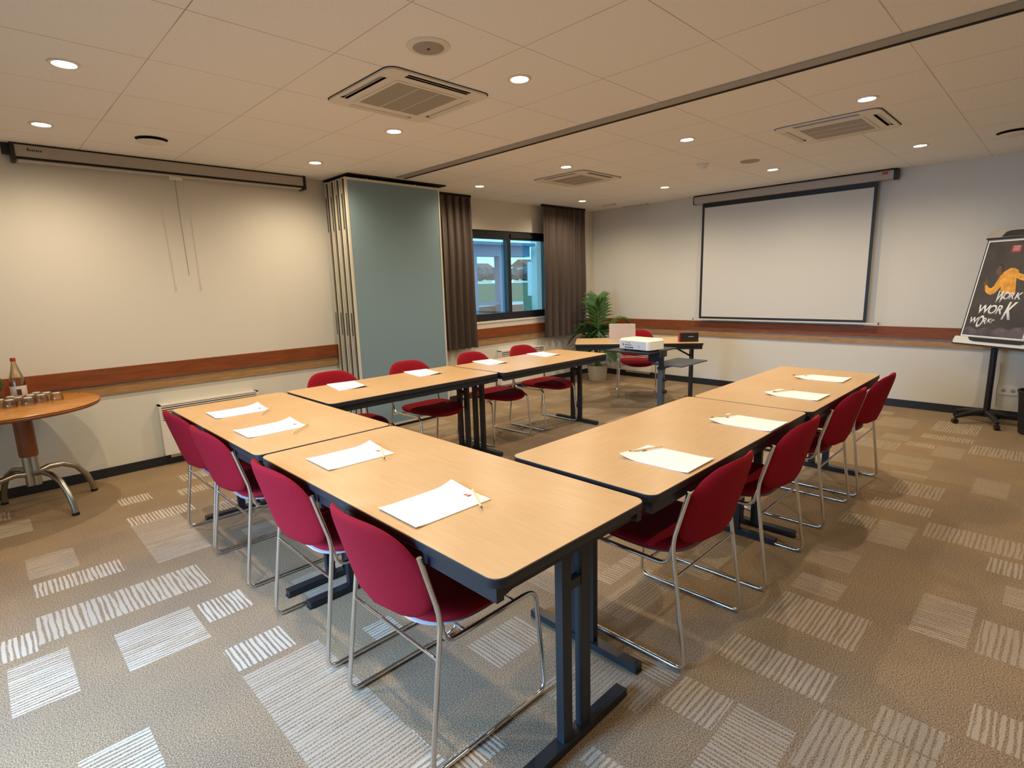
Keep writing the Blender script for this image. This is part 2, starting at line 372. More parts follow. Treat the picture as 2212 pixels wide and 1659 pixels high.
# walls (left wall has the window hole)
WX0, WX1, WZ0, WZ1 = 4.40, 5.98, .962, 2.113
bm = B()
box(bm, X0-.2, WX0, Y1, Y1+.22, 0, ZC); box(bm, WX1, X1+.2, Y1, Y1+.22, 0, ZC); box(bm, WX0, WX1, Y1, Y1+.22, 0, WZ0); box(bm, WX0, WX1, Y1, Y1+.22, WZ1, ZC)
struct('wall_left', bm, M['wall'])
bm = B(); box(bm, X1, X1+.2, Y0-.2, Y1, 0, ZC); struct('wall_back', bm, M['wall'])
def holed(name, axis, pos, a0, a1, h0, h1, w0, w1):
    bm = B()
    def bx(a, b, z0, z1):
        if axis == 'x': box(bm, pos-.2, pos, a, b, z0, z1)
        else: box(bm, a, b, pos-.2, pos, z0, z1)
    bx(a0, h0, 0, ZC); bx(h1, a1, 0, ZC); bx(h0, h1, 0, w0); bx(h0, h1, w1, ZC)
    return struct(name, bm, M['wall'])
holed('wall_front', 'x', X0, Y0, Y1, .7, 3.5, .10, 1.75)
bm = B(); box(bm, X0-.2, X1, Y0-.2, Y0, 0, ZC); struct('wall_right', bm, M['wall'])
bm = B(); box(bm, -14, X0-.2, -8, 10, -.5, -.4); o = link('dark_ground', bm, M['ext_brown'], smooth=0); o['kind'] = 'structure'  # unseen dark ground, added to hold back sky light from below
bm = B(); box(bm, -7, X0-.2, -6, 8, 1.95, 2.05); o = link('sky_blocker', bm, M['ext_white'], smooth=0); o['kind'] = 'structure'  # added unseen slab, keeps sky light out of the rear opening
for i, (ax, c0, c1, z0, z1) in enumerate((('x', .7, 3.5, .10, 1.75),)):
    bm = B(); n = 3
    for k in range(n+1):
        c = c0+(c1-c0)*k/n; a, b = max(c0, c-.03), min(c1, c+.03)
        if ax == 'x': box(bm, X0-.12, X0-.06, a, b, z0, z1)
        else: box(bm, a, b, Y0-.12, Y0-.06, z0, z1)
    for zz in (z0, z1-.06):
        if ax == 'x': box(bm, X0-.12, X0-.06, c0, c1, zz, zz+.06)
        else: box(bm, c0, c1, Y0-.12, Y0-.06, zz, zz+.06)
    struct('window_%d' % (i+2), bm, M['winframe'])
# skirting
for nm, b in (('baseboard_left', (X0, X1-.012, Y1-.014, Y1, 0, .075)), ('baseboard_back', (X1-.012, X1, Y0, Y1, 0, .082)),
              ('baseboard_right', (X0, X1, Y0, Y0+.012, 0, .075)), ('baseboard_front', (X0, X0+.012, Y0, Y1, 0, .075))):
    bm = B(); box(bm, *b); struct(nm, bm, M['base'])
# timber rail: tall dark board above a thinner pale board
for nm, x0, x1, y0, y1 in (('trim_1', X0, 2.66, Y1-.03, Y1), ('trim_2', 3.6, X1-.03, Y1-.03, Y1)):
    bm = B(); box(bm, x0, x1, y0, y1, .752, .872); o = struct(nm, bm, M['rail'])
    bm = B(); box(bm, x0, x1, y0+.014, y1,   .662, .738); q = link('lower_board', bm, M['rail2'], parent=o, smooth=0)
bm = B(); box(bm, X1-.03, X1, Y0, Y1, .748, .868); o = struct('trim_3', bm, M['rail'])
bm = B(); box(bm, X1-.016, X1, Y0, Y1, .665, .736); link('lower_board', bm, M['rail2'], parent=o, smooth=0)
# partition track in the ceiling and a dark sheet painting the shade above the folded panels
bm = B(); box(bm, 3.125, 3.215, Y0, 4.70, 2.474, ZC); o = struct('trim_4', bm, M['track'])
bm = B(); box(bm, 3.216, 3.240, Y0, 4.70, 2.471, ZC); link('track_slot', bm, M['dark_gap'], parent=o, smooth=0)
bm = B(); box(bm, 2.66, 3.80, 4.78, Y1, 2.470, ZC); struct('pocket_shade', bm, M['dark_gap'])
# window in the left wall
wf = bpy.data.objects.new('window_1', None); COL.objects.link(wf); wf['kind'] = 'structure'; wf.location = (WX0, Y1+.02, WZ0)
bm = B(); w = WX1-WX0; h = WZ1-WZ0
box(bm, 0, w, 0, .07, 0, .095); box(bm, 0, w, 0, .07, h-.105, h); box(bm, 0, .05, 0, .07, .095, h-.105); box(bm, w-.05, w, 0, .07, .095, h-.105)
mc = 5.215-WX0; box(bm, mc-.032, mc+.032, -.005, .07, .095, h-.105)
box(bm, mc+.03, w, -.015, 0, h-.085, h-.035)
link('window_frame', bm, M['winframe'], parent=wf, smooth=0)
for a, b in ((.05, mc-.032), (mc+.032, w-.05)):
    bm = B(); box(bm, a, b, .034, .038, .095, h-.105); link('window_pane', bm, M['glass'], parent=wf, smooth=0)
bm = B(); box(bm, -.02, w+.02, -.03, .0, -.022, -.002); link('window_sill', bm, M['white_metal'], parent=wf, smooth=0)

# ------------------------------------------------------------------ outdoors, seen through the window
bm = B()
prof_ = [(5.6, -.42), (11, -.40), (24, 1.42), (60, 1.5)]
va_ = [[bm.verts.new((x, y, z)) for y, z in prof_]+[bm.verts.new((x, 60, -.9)), bm.verts.new((x, 5.6, -.9))] for x in (2, 70)]
for k in range(6): bm.faces.new((va_[0][k], va_[0][(k+1) % 6], va_[1][(k+1) % 6], va_[1][k]))
for v_e in va_: bm.faces.new(v_e)
tag(link('lawn', bm, M['ext_green'], smooth=0), 'green lawn beyond the window', 'lawn', kind='stuff')
bm = B(); box(bm, 5.5, 13, 7.6, 11.0, -.39, -.30); o = link('terrace', bm, M['ext_brown'], smooth=0); o['kind'] = 'structure'
porch = thing('glazed_porch', 'blue-grey framed porch seen outside through the window', 'porch', (7.36, 8.5, -.30))
bm = B(); box(bm, -.6, 1.66, 0, .25, 2.30, 2.52); link('roof_beam', bm, M['ext_blue'], parent=porch, smooth=0)
bm = B(); box(bm, -.7, 1.68, -.15, 1.6, 2.52, 2.58); link('roof_slab', bm, M['ext_blue'], parent=porch, smooth=0)
for a, b in ((-.06, .10), (.72, .97)):
    bm = B(); box(bm, a, b, 0, .16, 0, 2.30); link('post', bm, M['ext_blue'], parent=porch, smooth=0)
bm = B(); box(bm, .10, .72, .02, .12, 1.30, 1.36); link('crossbar', bm, M['ext_blue'], parent=porch, smooth=0)
bm = B(); box(bm, 7.30, 9.04, 8.78, 8.95, -.299, .96); lw = link('garden_wall', bm, M['roof'], smooth=0); tag(lw, 'low brown-red garden wall outside behind the porch posts', 'wall')
bm = B(); box(bm, 7.28, 9.04, 8.76, 8.97, .96, 1.02); link('coping', bm, M['ext_white'], parent=lw, smooth=0)
wing = thing('white_building_wing', 'white outer wall of a neighbouring wing at the right of the window view', 'building', (9.16, 8.3, -.30))
bm = B(); box(bm, 0, 3.5, 0, .3, 0, 4.2); link('wall', bm, M['ext_white'], parent=wing, smooth=0)
bm = B(); box(bm, -.13, 0, .28, .30, 1.45, 2.2); link('white_pier', bm, M['ext_white'], parent=wing, smooth=0)
bm = B(); tube(bm, [(.08, -.05, 1.62), (.55, -.05, 1.62)], .012); tube(bm, [(.08, -.05, 1.62), (.08, 0, 1.62)], .012); tube(bm, [(.5, -.05, 1.62), (.5, 0, 1.62)], .012)
link('handrail', bm, M['winframe'], parent=wing)
hx = random.Random(3)
bm = B()
for k in range(60):
    x = 14+k*.5; r = .30+hx.random()*.16
    bmesh.ops.create_icosphere(bm, subdivisions=2, radius=r, matrix=Matrix.Translation((x, 26+hx.random()*1.0, 1.62+r)) @ Matrix.Diagonal((1.2, .8, 1, 1)))
for v in bm.verts: v.co += Vector((hx.uniform(-.1, .1), hx.uniform(-.1, .1), hx.uniform(-.1, .1)))
tag(link('hedge', bm, M['ext_hedge'], smooth=0), 'dark hedge at the far side of the lawn', 'hedge')
for i, (x, y, s) in enumerate(((32, 37, .55), (40, 38, .7))):
    hs = thing('house', ('small red-roofed house behind the hedge, left pane' if i == 0 else 'larger red-roofed house behind the hedge, right pane'), 'house', (x, y, 1.52))
    bm = B(); box(bm, 0, 4*s, 0, 3*s, 0, 2.2*s); link('house_wall', bm, M['ext_white'], parent=hs, smooth=0)
    bm = B(); vs = [bm.verts.new(v) for v in ((-.3, -.3, 2.2*s), (4*s+.3, -.3, 2.2*s), (4*s+.3, 3*s+.3, 2.2*s), (-.3, 3*s+.3, 2.2*s), (-.3, 1.5*s, 3.2*s), (4*s+.3, 1.5*s, 3.2*s))]
    for f in ((0, 1, 5, 4), (2, 3, 4, 5), (0, 4, 3), (1, 2, 5), (0, 3, 2, 1)): bm.faces.new([vs[j] for j in f])
    link('roof', bm, M['roof'], parent=hs, smooth=0)

# ------------------------------------------------------------------ lamps and ceiling fittings
rows = ['nearest the left wall', 'second from the left wall', 'third from the left wall', 'fourth from the left wall']
for i, (x, y) in enumerate(SPOTS):
    cn = {0: 'nearest the camera at far left', 1: 'above the left end of the rolled-up screen', 2: 'just beyond the large cassette vent', 3: 'near the top of the folded blue partition, camera side',
          4: 'large in the picture, right of the round ceiling speaker', 5: 'just before the small far cassette vent', 6: 'above the left curtain', 7: 'in the far corner by the right curtain',
          8: 'between the far cassette vent and the lowered screen', 9: 'directly before the lowered screen', 10: 'in the middle beyond the track, left of the smoke detector', 11: 'bright, before the right cassette vent',
          12: 'slim bright oval nearest the right end of the lowered screen', 13: 'above and left of the camera', 14: 'above the camera', 15: 'added unseen behind the right table row to warm the floor'}[i]
    t = thing('downlight', 'lit round recessed downlight, ' + cn, 'downlight', (x, y, ZC), 0, 'recessed downlights')
    bm = B(); lathe(bm, [(.044, -.001), (.048, -.006), (.060, -.005), (.064, 0), (.044, 0), (.044, -.001)], 28); link('trim_ring', bm, M['ring'], parent=t)
    bm = B(); lathe(bm, [(0, -.004), (.030, -.0045), (.044, -.002)], 24); link('lamp_face', bm, M['lampface'], parent=t)
    d = bpy.data.lights.new('downlight_beam', 'SPOT'); d.energy = SPOT_W; d.color = WARM; d.spot_size = math.radians(164); d.spot_blend = 1.0; d.shadow_soft_size = .022
    o = bpy.data.objects.new('downlight_beam', d); COL.objects.link(o); o.location = (x, y, ZC-.03)

def cassette(cx, cy, label, first=[None]):
    if first[0]: return dup(first[0], (cx, cy, ZC), 0, label)
    t = thing('ceiling_air_conditioner', label, 'air conditioner', (cx, cy, ZC), 0, 'ceiling cassette air conditioners'); first[0] = t
    S = .33
    def ring(bm, po, pi_, z0, z1):
        n = len(po); a = [bm.verts.new((*p, z0)) for p in po]; b = [bm.verts.new((*p, z0)) for p in pi_]; c = [bm.verts.new((*p, z1)) for p in po]; d = [bm.verts.new((*p, z1)) for p in pi_]
        for i in range(n):
            j = (i+1) % n
            bm.faces.new((a[i], b[i], b[j], a[j])); bm.faces.new((a[i], a[j], c[j], c[i])); bm.faces.new((b[i], d[i], d[j], b[j]))
    bm = B()
    ring(bm, rrect(-S, S, -S, S, .055), rrect(-.313, .313, -.313, .313, .04), -.012, 0)
    for sx in (0, 1, 2, 3):
        R = Matrix.Rotation(sx*PI/2, 4, 'Z')
        for b in ((-.315, -.309, -.30, .30), (-.262, -.215, -.262, .262)):
            box(bm, b[0], b[1], b[2], b[3], -.012, -.009, mat=R)
        box(bm, -.313, -.262, -.313, -.205, -.012, -.009, mat=R); box(bm, -.313, -.262, .205, .313, -.012, -.009, mat=R)
    link('casing', bm, M['white_metal'], parent=t, smooth=0)
    bm = B(); ring(bm, rrect(-S-.005, S+.005, -S-.005, S+.005, .058), rrect(-S+.002, S-.002, -S+.002, S-.002, .055), -.0025, 0); link('shadow_line', bm, M['dark_gap'], parent=t, smooth=0)  # dark ring paints the shadow line around the casing
    bm = B(); box(bm, -.298, .298, -.298, .298, .045, .06)
    for sx in range(4): box(bm, -.2995, -.296, -.296, .296, .0, .045, mat=Matrix.Rotation(sx*PI/2, 4, 'Z'))
    link('inner_duct', bm, M['dark_gap'], parent=t, smooth=0)
    bm = B(); box(bm, -.215, .215, -.215, .215, -.016, -.010); link('intake_panel', bm, M['white_metal'], parent=t, smooth=0)
    bm = B(); box(bm, -.195, .195, -.195, .195, -.0175, -.016); link('intake_grille', bm, M['grill'], parent=t, smooth=0)
    bm = B()
    for k in (-.065, .065): box(bm, k-.002, k+.002, -.195, .195, -.019, -.0175)
    link('grille_bars', bm, M['white_metal'], parent=t, smooth=0)
    for sx in range(4):
        bm = B(); Rr = Matrix.Rotation(sx*PI/2, 4, 'Z') @ Matrix.Translation((-.309, 0, -.010)) @ Matrix.Rotation(math.radians(-22), 4, 'Y')
        box(bm, 0, .050, -.203, .203, -.0006, .0006, mat=Rr); box(bm, .018, .024, -.203, .203, -.0105, -.0085, mat=Rr); link('louvre', bm, M['white_metal'], parent=t, smooth=0)
    return t
cassette(1.93, 2.73, 'large square cassette air conditioner with two dark slots, nearest the camera')
cassette(4.67, 3.70, 'small far cassette air conditioner in the ceiling before the window')
cassette(4.66, 1.31, 'cassette air conditioner at the right, beyond the ceiling track')
t = thing('ceiling_speaker', 'round flush ceiling speaker with grey mesh beside the large cassette', 'speaker', (1.62, 2.116, ZC))
bm = B(); lathe(bm, [(0, -.008), (.088, -.008), (.096, -.004), (.098, 0)], 36); link('rim', bm, M['white_metal'], parent=t)
bm = B(); lathe(bm, [(0, -.011), (.065, -.011), (.070, -.008)], 36); link('speaker_mesh', bm, M['grill'], parent=t)
bm = B(); lathe(bm, [(0, -.014), (.006, -.0135), (.007, -.011)], 12); link('centre_screw', bm, M['dark_gap'], parent=t)
def disc_vent(x, y, r, label):
    t = thing('air_valve', label, 'vent', (x, y, ZC))
    bm = B(); lathe(bm, [(0, -.002), (r*.96, -.002), (r*.98, 0)], 36); link('valve_throat', bm, M['dark_gap'], parent=t)
    bm = B(); lathe(bm, [(0, -.030), (r*.5, -.029), (r*.86, -.022), (r*.92, -.017), (r*.80, -.014), (0, -.014)], 36); link('valve_disc', bm, M['white_metal'], parent=t)
    bm = B(); lathe(bm, [(.02, -.015), (.02, -.001)], 12); link('valve_stem', bm, M['white_metal'], parent=t)
disc_vent(1.07, 4.55, .100, 'round white air valve above the rolled-up screen at the left')
disc_vent(5.95, .42, .125, 'round white air valve cut by the right edge of the photo')
t = thing('smoke_detector', 'small white smoke detector on the ceiling beyond the track', 'smoke detector', (5.056, 2.532, ZC))
bm = B(); lathe(bm, [(0, -.012), (.055, -.012), (.055, 0)], 28); link('mount_plate', bm, M['white_metal'], parent=t)
bm = B(); lathe(bm, [(0, -.046), (.024, -.045), (.034, -.036), (.040, -.020), (.045, -.012)], 28); link('sensor_head', bm, M['white_metal'], parent=t)
t = thing('ceiling_speaker', 'small flush round speaker between the smoke detector and the lowered screen', 'speaker', (5.306, 2.198, ZC))
bm = B(); lathe(bm, [(0, -.006), (.078, -.006), (.085, 0)], 30); link('speaker_mesh', bm, M['grill'], parent=t)
for i, (x, y0, y1, lb) in enumerate(((6.58, 4.56, 4.78, 'short black slot vent in the ceiling near the far corner lamp'), (6.965, 4.28, 4.72, 'long black slot vent where the ceiling meets the back wall'))):
    t = thing('slot_vent', lb, 'vent', (x, (y0+y1)/2, ZC)); L_ = (y1-y0)/2
    bm = B(); box(bm, -.018, .018, -L_, L_, -.006, 0); link('slot', bm, M['dark_gap'], parent=t, smooth=0)
    bm = B(); box(bm, -.023, -.018, -L_, L_, -.008, 0); box(bm, .018, .023, -L_, L_, -.008, 0); link('flange', bm, M['white_metal'], parent=t, smooth=0)

# ------------------------------------------------------------------ conference tables
def make_table(loc, rz, Lx, W, label, lo=0.0, ins=(.075, .075), group='folding conference tables in the U'):
    t = thing('conference_table', label, 'table', loc, rz, group)
    hx, hy = Lx/2, W/2
    bm = B(); prism(bm, rrect(-hx+.002, hx-.002, -hy+.002, hy-.002, .038, 6), .722, .7402, mi=0)
    link('tabletop', bm, M['beech'], parent=t)
    bm = B(); po = rrect(-hx, hx, -hy, hy, .040, 6); pi_ = rrect(-hx+.002, hx-.002, -hy+.002, hy-.002, .038, 6); n = len(po)
    a = [bm.verts.new((*p, .739)) for p in pi_]; b = [bm.verts.new((*p, .7375)) for p in po]; c = [bm.verts.new((*p, .715)) for p in po]; d = [bm.verts.new((*p, .712)) for p in pi_]
    for r0, r1 in ((a, b), (b, c), (c, d)):
        for i in range(n): bm.faces.new((r0[i], r0[(i+1) % n], r1[(i+1) % n], r1[i]))
    bm.faces.new(d); bm.faces.new(a)
    link('edge_band', bm, M['edge'], parent=t)
    bm = B()
    for s in (-1, 1):
        y = s*(hy-.012); box(bm, -hx+.014, hx-.014, min(y, y-s*.025), max(y, y-s*.025), .672, .712)
        x = s*(hx-.025); box(bm, min(x, x-s*.025), max(x, x-s*.025), -hy+.013, hy-.013, .680, .712)
    link('apron_frame', bm, M['steel_black'], parent=t, smooth=0)
    for s in (-1, 1):
        xl = s*(hx-(ins[0] if s < 0 else ins[1]))
        bm = B()
        for yy in (lo-.046, lo+.046):
            box(bm, xl-.014, xl+.014, yy-.021, yy+.021, .03, .675)
        lg = link('leg', bm, M['steel_black'], parent=t, smooth=0)
        bm = B(); box(bm, xl-.022, xl+.022, lo-.265, lo+.265, .006, .034)
        for yy in (lo-.25, lo+.25): box(bm, xl-.018, xl+.018, yy-.02, yy+.02, 0, .006)
        link('foot_bar', bm, M['steel_black'], parent=lg, smooth=0)
        bm = B(); box(bm, xl-.012, xl+.012, lo-.03, lo+.03, .535, .565); box(bm, xl-.03, xl+.02, lo-.12, lo+.12, .664, .674)
        link('link_plate', bm, M['steel_black'], parent=lg, smooth=0)
        bm = B(); tube(bm, [(xl, lo, .55), (xl-s*.22, lo, .675)], .010, 8); link('folding_stay', bm, M['steel_black'], parent=lg)
    return t
make_table((1.131, 1.628, 0), PI/2, 1.487, .668, 'nearest bare-beech table, at the closed end of the U, its black legs fully in view', lo=-.045)
make_table((1.128, 3.090, 0), PI/2, 1.405, .680, 'left corner table of the U, beside the white heater, two papers near its outer edge', lo=-.02)
make_table((2.215, 3.455, 0), 0, 1.440, .664, 'table in the left row of the U standing before the blue partition, corner nearest half', lo=.05)
make_table((3.655, 3.420, 0), 0, 1.41, .655, 'last table of the left row of the U, nearest the laptop table', lo=.08, ins=(.075, -.012))
make_table((2.253, 1.216, 0), 0, 1.505, .668, 'first table of the right row of the U, touching the nearest table', lo=.025)
make_table((3.742, 1.196, 0), 0, 1.455, .664, 'second table of the right row of the U, towards the back wall')
FL = Vector((4.80, 3.86)); dr = Vector((.8322, -1.1196)).normalized(); nr = Vector((-dr.y, dr.x)); TL = 1.40; TW = .66
tc_ = FL+dr*TL/2+nr*TW/2
t_rz = math.atan2(dr.y, dr.x)
make_table((tc_.x, tc_.y, 0), t_rz, TL, TW, 'slanted presenter table with the laptop in front of the potted palm', group='presenter table', ins=(.035, .075))

# ------------------------------------------------------------------ chairs
def pad(bm, outline, top, n=44, rings=9, th=.02, edge=6):
    # outline(angle)->(a,b); top(a,b)->(centre point, normal)
    def layer(sgn):
        out = []
        for k in range(rings+1):
            r = k/rings; r = 1-(1-r)**1.6
            row = []
            for i in range(n):
                a = 2*PI*i/n; p = outline(a); q = (p[0]*r, p[1]*r)
                c, nn = top(*q); t_ = th*math.sqrt(max(0, 1-r**edge))
                row.append(c+nn*sgn*t_)
                if k == 0: break
            out.append(row)
        return out
    A = layer(1); Bm = layer(-1)
    va = [[bm.verts.new(p) for p in row] for row in A]
    vb = [[bm.verts.new(p) for p in row] for row in Bm[:-1]]+[va[-1]]
    for V in (va, vb):
        for i in range(n): bm.faces.new((V[0][0], V[1][i], V[1][(i+1) % n]))
        for k in range(1, rings):
            for i in range(n):
                j = (i+1) % n; bm.faces.new((V[k][i], V[k+1][i], V[k+1][j], V[k][j]))
def sgp(v, p): return math.copysign(abs(v)**p, v)
def back_outline(a):
    y = math.cos(a); z = math.sin(a)
    if z >= 0: return (.228*sgp(y, 2/3.6), .195*sgp(z, 2/2.2))
    return (.228*sgp(y, 2/6.5), .132*sgp(z, 2/2.1))
def back_top(y, z, off=0):
    zz = .600+z; x = -.172-(zz-.49)*.27-.075*(1-(y/.228)**2)+off
    return Vector((x, y, zz)), Vector((1, -.62*y/.228, .27)).normalized()
def seat_outline(a):
    x = math.cos(a); y = math.sin(a)
    if x >= 0: return (.315*sgp(x, 2/2.5), .226*sgp(y, 2/2.8))
    return (.178*sgp(x, 2/2.7), .226*sgp(y, 2/2.8))
def seat_top(x, y, off=0):
    X = .005+x
    z = .429+off - .022*max(0, (x-.18)/.13)**2 - .006*max(0, (-x-.08)/.12)**2 + .012*(y/.225)**2
    return Vector((X, y, z)), Vector((0, 0, 1))
def make_chair(label, group):
    t = thing('conference_chair', label, 'chair', (0, 0, 0), 0, group)
    bm = B(); pad(bm, seat_outline, lambda x, y: seat_top(x, y), th=.027); link('seat', bm, M['fabric'], parent=t, smooth=60)
    bm = B(); pad(bm, lambda a: (seat_outline(a)[0]*(.90 if math.cos(a) > 0 else 1.0), seat_outline(a)[1]*.93), lambda x, y: seat_top(x, y, -.0225), th=.0045); link('seat_shell', bm, M['shell'], parent=t, smooth=60)
    bm = B(); pad(bm, back_outline, lambda y, z: back_top(y, z), n=64, rings=10, th=.015, edge=8); link('backrest', bm, M['fabric'], parent=t, smooth=60)
    for s in (-1, 1):
        bm = B()
        pts = [(-.236, s*.236, .702), (-.178, s*.240, .492), (-.246, s*.250, .010), (.252, s*.250, .010), (.222, s*.238, .406), (-.158, s*.233, .398), (-.180, s*.239, .484)]
        tube(bm, fillet(pts, .045, 5), .0085, 10); link('side_frame', bm, M['chrome'], parent=t, smooth=60)
    bm = B(); tube(bm, [(-.196, -.245, .365), (-.196, .245, .365)], .006, 8); link('rear_crossbar', bm, M['chrome'], parent=t, smooth=60)
    bm = B(); tube(bm, [(.13, -.233, .400), (.13, .233, .400)], .006, 8); tube(bm, [(-.08, -.233, .398), (-.08, .233, .398)], .006, 8); link('seat_crossbar', bm, M['chrome'], parent=t, smooth=60)
    bm = B()
    for s in (-1, 1):
        for x in (-.15, .15): tube(bm, [(x-.02, s*.25, .004), (x+.02, s*.25, .004)], .0045, 8)
    link('floor_glide', bm, M['shell'], parent=t)
    return t
G1, G2, G3 = 'red sled-base chairs along the near side of the U', 'red sled-base chairs along the right row', 'red sled-base chairs along the left row'
c0 = make_chair('nearest red chair, whole back and chrome sled in view at the front', G1); c0.location = (1.018, 1.418, 0)
for y, lb in ((2.088, 'second red chair from the front along the near side, pushed under the nearest table'), (2.918, 'third red chair from the front, half covering the farthest one of the near side'), (3.440, 'red chair at the near left corner, closest to the white heater')):
    dup(c0, (1.020, y, 0), 0, lb, G1)
for x, y, lb in ((1.935, 1.095, 'red chair of the right row nearest the camera'), (2.674, 1.080, 'second red chair of the right row'), (3.54, 1.085, 'third red chair of the right row'), (4.19, 1.068, 'last red chair of the right row, nearest the back wall')):
    dup(c0, (x, y, 0), PI/2, lb, G2)
for x, y, rz, lb in ((1.95, 3.745, 0, 'red chair of the left row nearest the left corner, only its domed back in view'), (2.665, 3.735, 0, 'red chair of the left row before the blue partition panel'),
                 (3.40, 3.725, .05, 'red chair of the left row before the left curtain'), (4.085, 3.715, .02, 'farthest red chair of the left row, before the window heater')):
    dup(c0, (x, y, 0), -PI/2+rz, lb, G3)
pc = tc_+nr*.50+dr*.06
dup(c0, (pc.x, pc.y, 0), t_rz-PI/2, 'red chair behind the slanted presenter table, facing the camera', 'presenter chair')

# ------------------------------------------------------------------ papers and pencils
def make_paper(label):
    t = thing('writing_pad', label, 'paper', (0, 0, 0), 0, 'white writing papers on the tables')
    bm = B(); nx, ny = 12, 8
    def z(u, v): return .0035+.016*max(0, (u-.72)/.28)**2*max(0, (v-.3)/.7)**1.2 + .004*max(0, (.12-u)/.12)
    top = [[bm.verts.new(((i/nx-.5)*.295, (j/ny-.5)*.21, z(i/nx, j/ny))) for j in range(ny+1)] for i in range(nx+1)]
    bot = [[bm.verts.new(((i/nx-.5)*.295, (j/ny-.5)*.21, max(.0005, z(i/nx, j/ny)-.003))) for j in range(ny+1)] for i in range(nx+1)]
    for i in range(nx):
        for j in range(ny):
            bm.faces.new((top[i][j], top[i+1][j], top[i+1][j+1], top[i][j+1])); bm.faces.new((bot[i][j], bot[i][j+1], bot[i+1][j+1], bot[i+1][j]))
    for i in range(nx):
        bm.faces.new((top[i][0], bot[i][0], bot[i+1][0], top[i+1][0])); bm.faces.new((top[i][ny], top[i+1][ny], bot[i+1][ny], bot[i][ny]))
    for j in range(ny):
        bm.faces.new((top[0][j], top[0][j+1], bot[0][j+1], bot[0][j])); bm.faces.new((top[nx][j], bot[nx][j], bot[nx][j+1], top[nx][j+1]))
    link('sheets', bm, M['paper'], parent=t)
    bm = B()
    for k in range(2):
        y = -.030+k*.016; box(bm, .108, .120, y-.006, y+.006, .0040, .0046); box(bm, .1225, .1255, y-.006, y+.006, .0040, .0046)
    link('printed_logo', bm, M['redprint'], parent=t, smooth=0)
    return t
PZ = .7402
papers = [(.985, 1.373, 0, 'white paper nearest the camera, red print and pencil at its far end'), (1.055, 2.055, 0, 'white paper on the nearest table, towards the left corner table'),
 (1.015, 2.81, 0, 'nearer of the two white papers on the left corner table'), (1.045, 3.375, 0, 'farther of the two white papers on the left corner table'),
 (1.875, 1.05, 1, 'white paper of the right row nearest the camera'), (2.615, 1.03, 1, 'white paper at the far end of the first right-row table'), (3.415, 1.07, 1, 'white paper on the second right-row table, nearer half'), (4.075, 1.12, 1, 'farthest white paper of the right row'),
 (1.875, 3.615, 2, 'white paper before the left-row chair nearest the corner'), (2.56, 3.635, 2, 'white paper on the left row before the blue partition'), (3.29, 3.62, 2, 'white paper on the left row, nearer one of the last table'), (3.96, 3.57, 2, 'farthest white paper on the left row')]
p0 = None
for x, y, k, lb in papers:
    rz = {0: 0, 1: PI/2, 2: -PI/2}[k] + random.uniform(-.03, .03) + (-.15 if k == 2 else 0)
    if p0 is None: p0 = make_paper(lb); p0.location = (x, y, PZ); p0.rotation_euler = (0, 0, rz)
    else: dup(p0, (x, y, PZ), rz, lb)
pens = [((1.138, 1.368), (1.048, 1.214), 'pale pencil lying on the corner of the nearest paper'), ((1.197, 2.047), (1.116, 1.889), 'pencil on the second paper of the nearest table'), ((1.047, 2.609), (1.164, 2.706), 'pencil beside the nearer paper of the left corner table'),
        ((1.105, 3.168), (1.202, 3.292), 'pencil beside the farther paper of the left corner table'), ((1.972, 1.132), (1.831, 1.195), 'brown pencil by the right-row paper nearest the camera'), ((2.706, 1.129), (2.564, 1.193), 'pencil by the second paper of the right row'),
        ((3.537, 1.124), (3.374, 1.197), 'pencil by the third paper of the right row'), ((4.17, 1.205), (4.042, 1.30), 'pencil by the farthest paper of the right row')]
def make_pencil(label):
    t = thing('pencil', label, 'pencil', (0, 0, 0), 0, 'pencils by the papers')
    bm = B(); tube(bm, [(-.085, 0, 0), (.068, 0, 0)], .0036, 6); link('shaft', bm, M['pencil'], parent=t)
    bm = B(); tube(bm, [(.068, 0, 0), (.085, 0, 0)], .0036, 6, rads=[.0036, .0008]); link('pencil_tip', bm, M['tip'], parent=t)
    return t
q0 = None
for k, (a, b, lb) in enumerate(pens):
    a = Vector(a); b = Vector(b); c = (a+b)/2; rz = math.atan2((b-a).y, (b-a).x); z = PZ+.0036+(.006 if k < 2 else .0065)
    if q0 is None: q0 = make_pencil(lb); q0.location = (c.x, c.y, z); q0.rotation_euler = (0, 0, rz)
    else: dup(q0, (c.x, c.y, z), rz, lb)

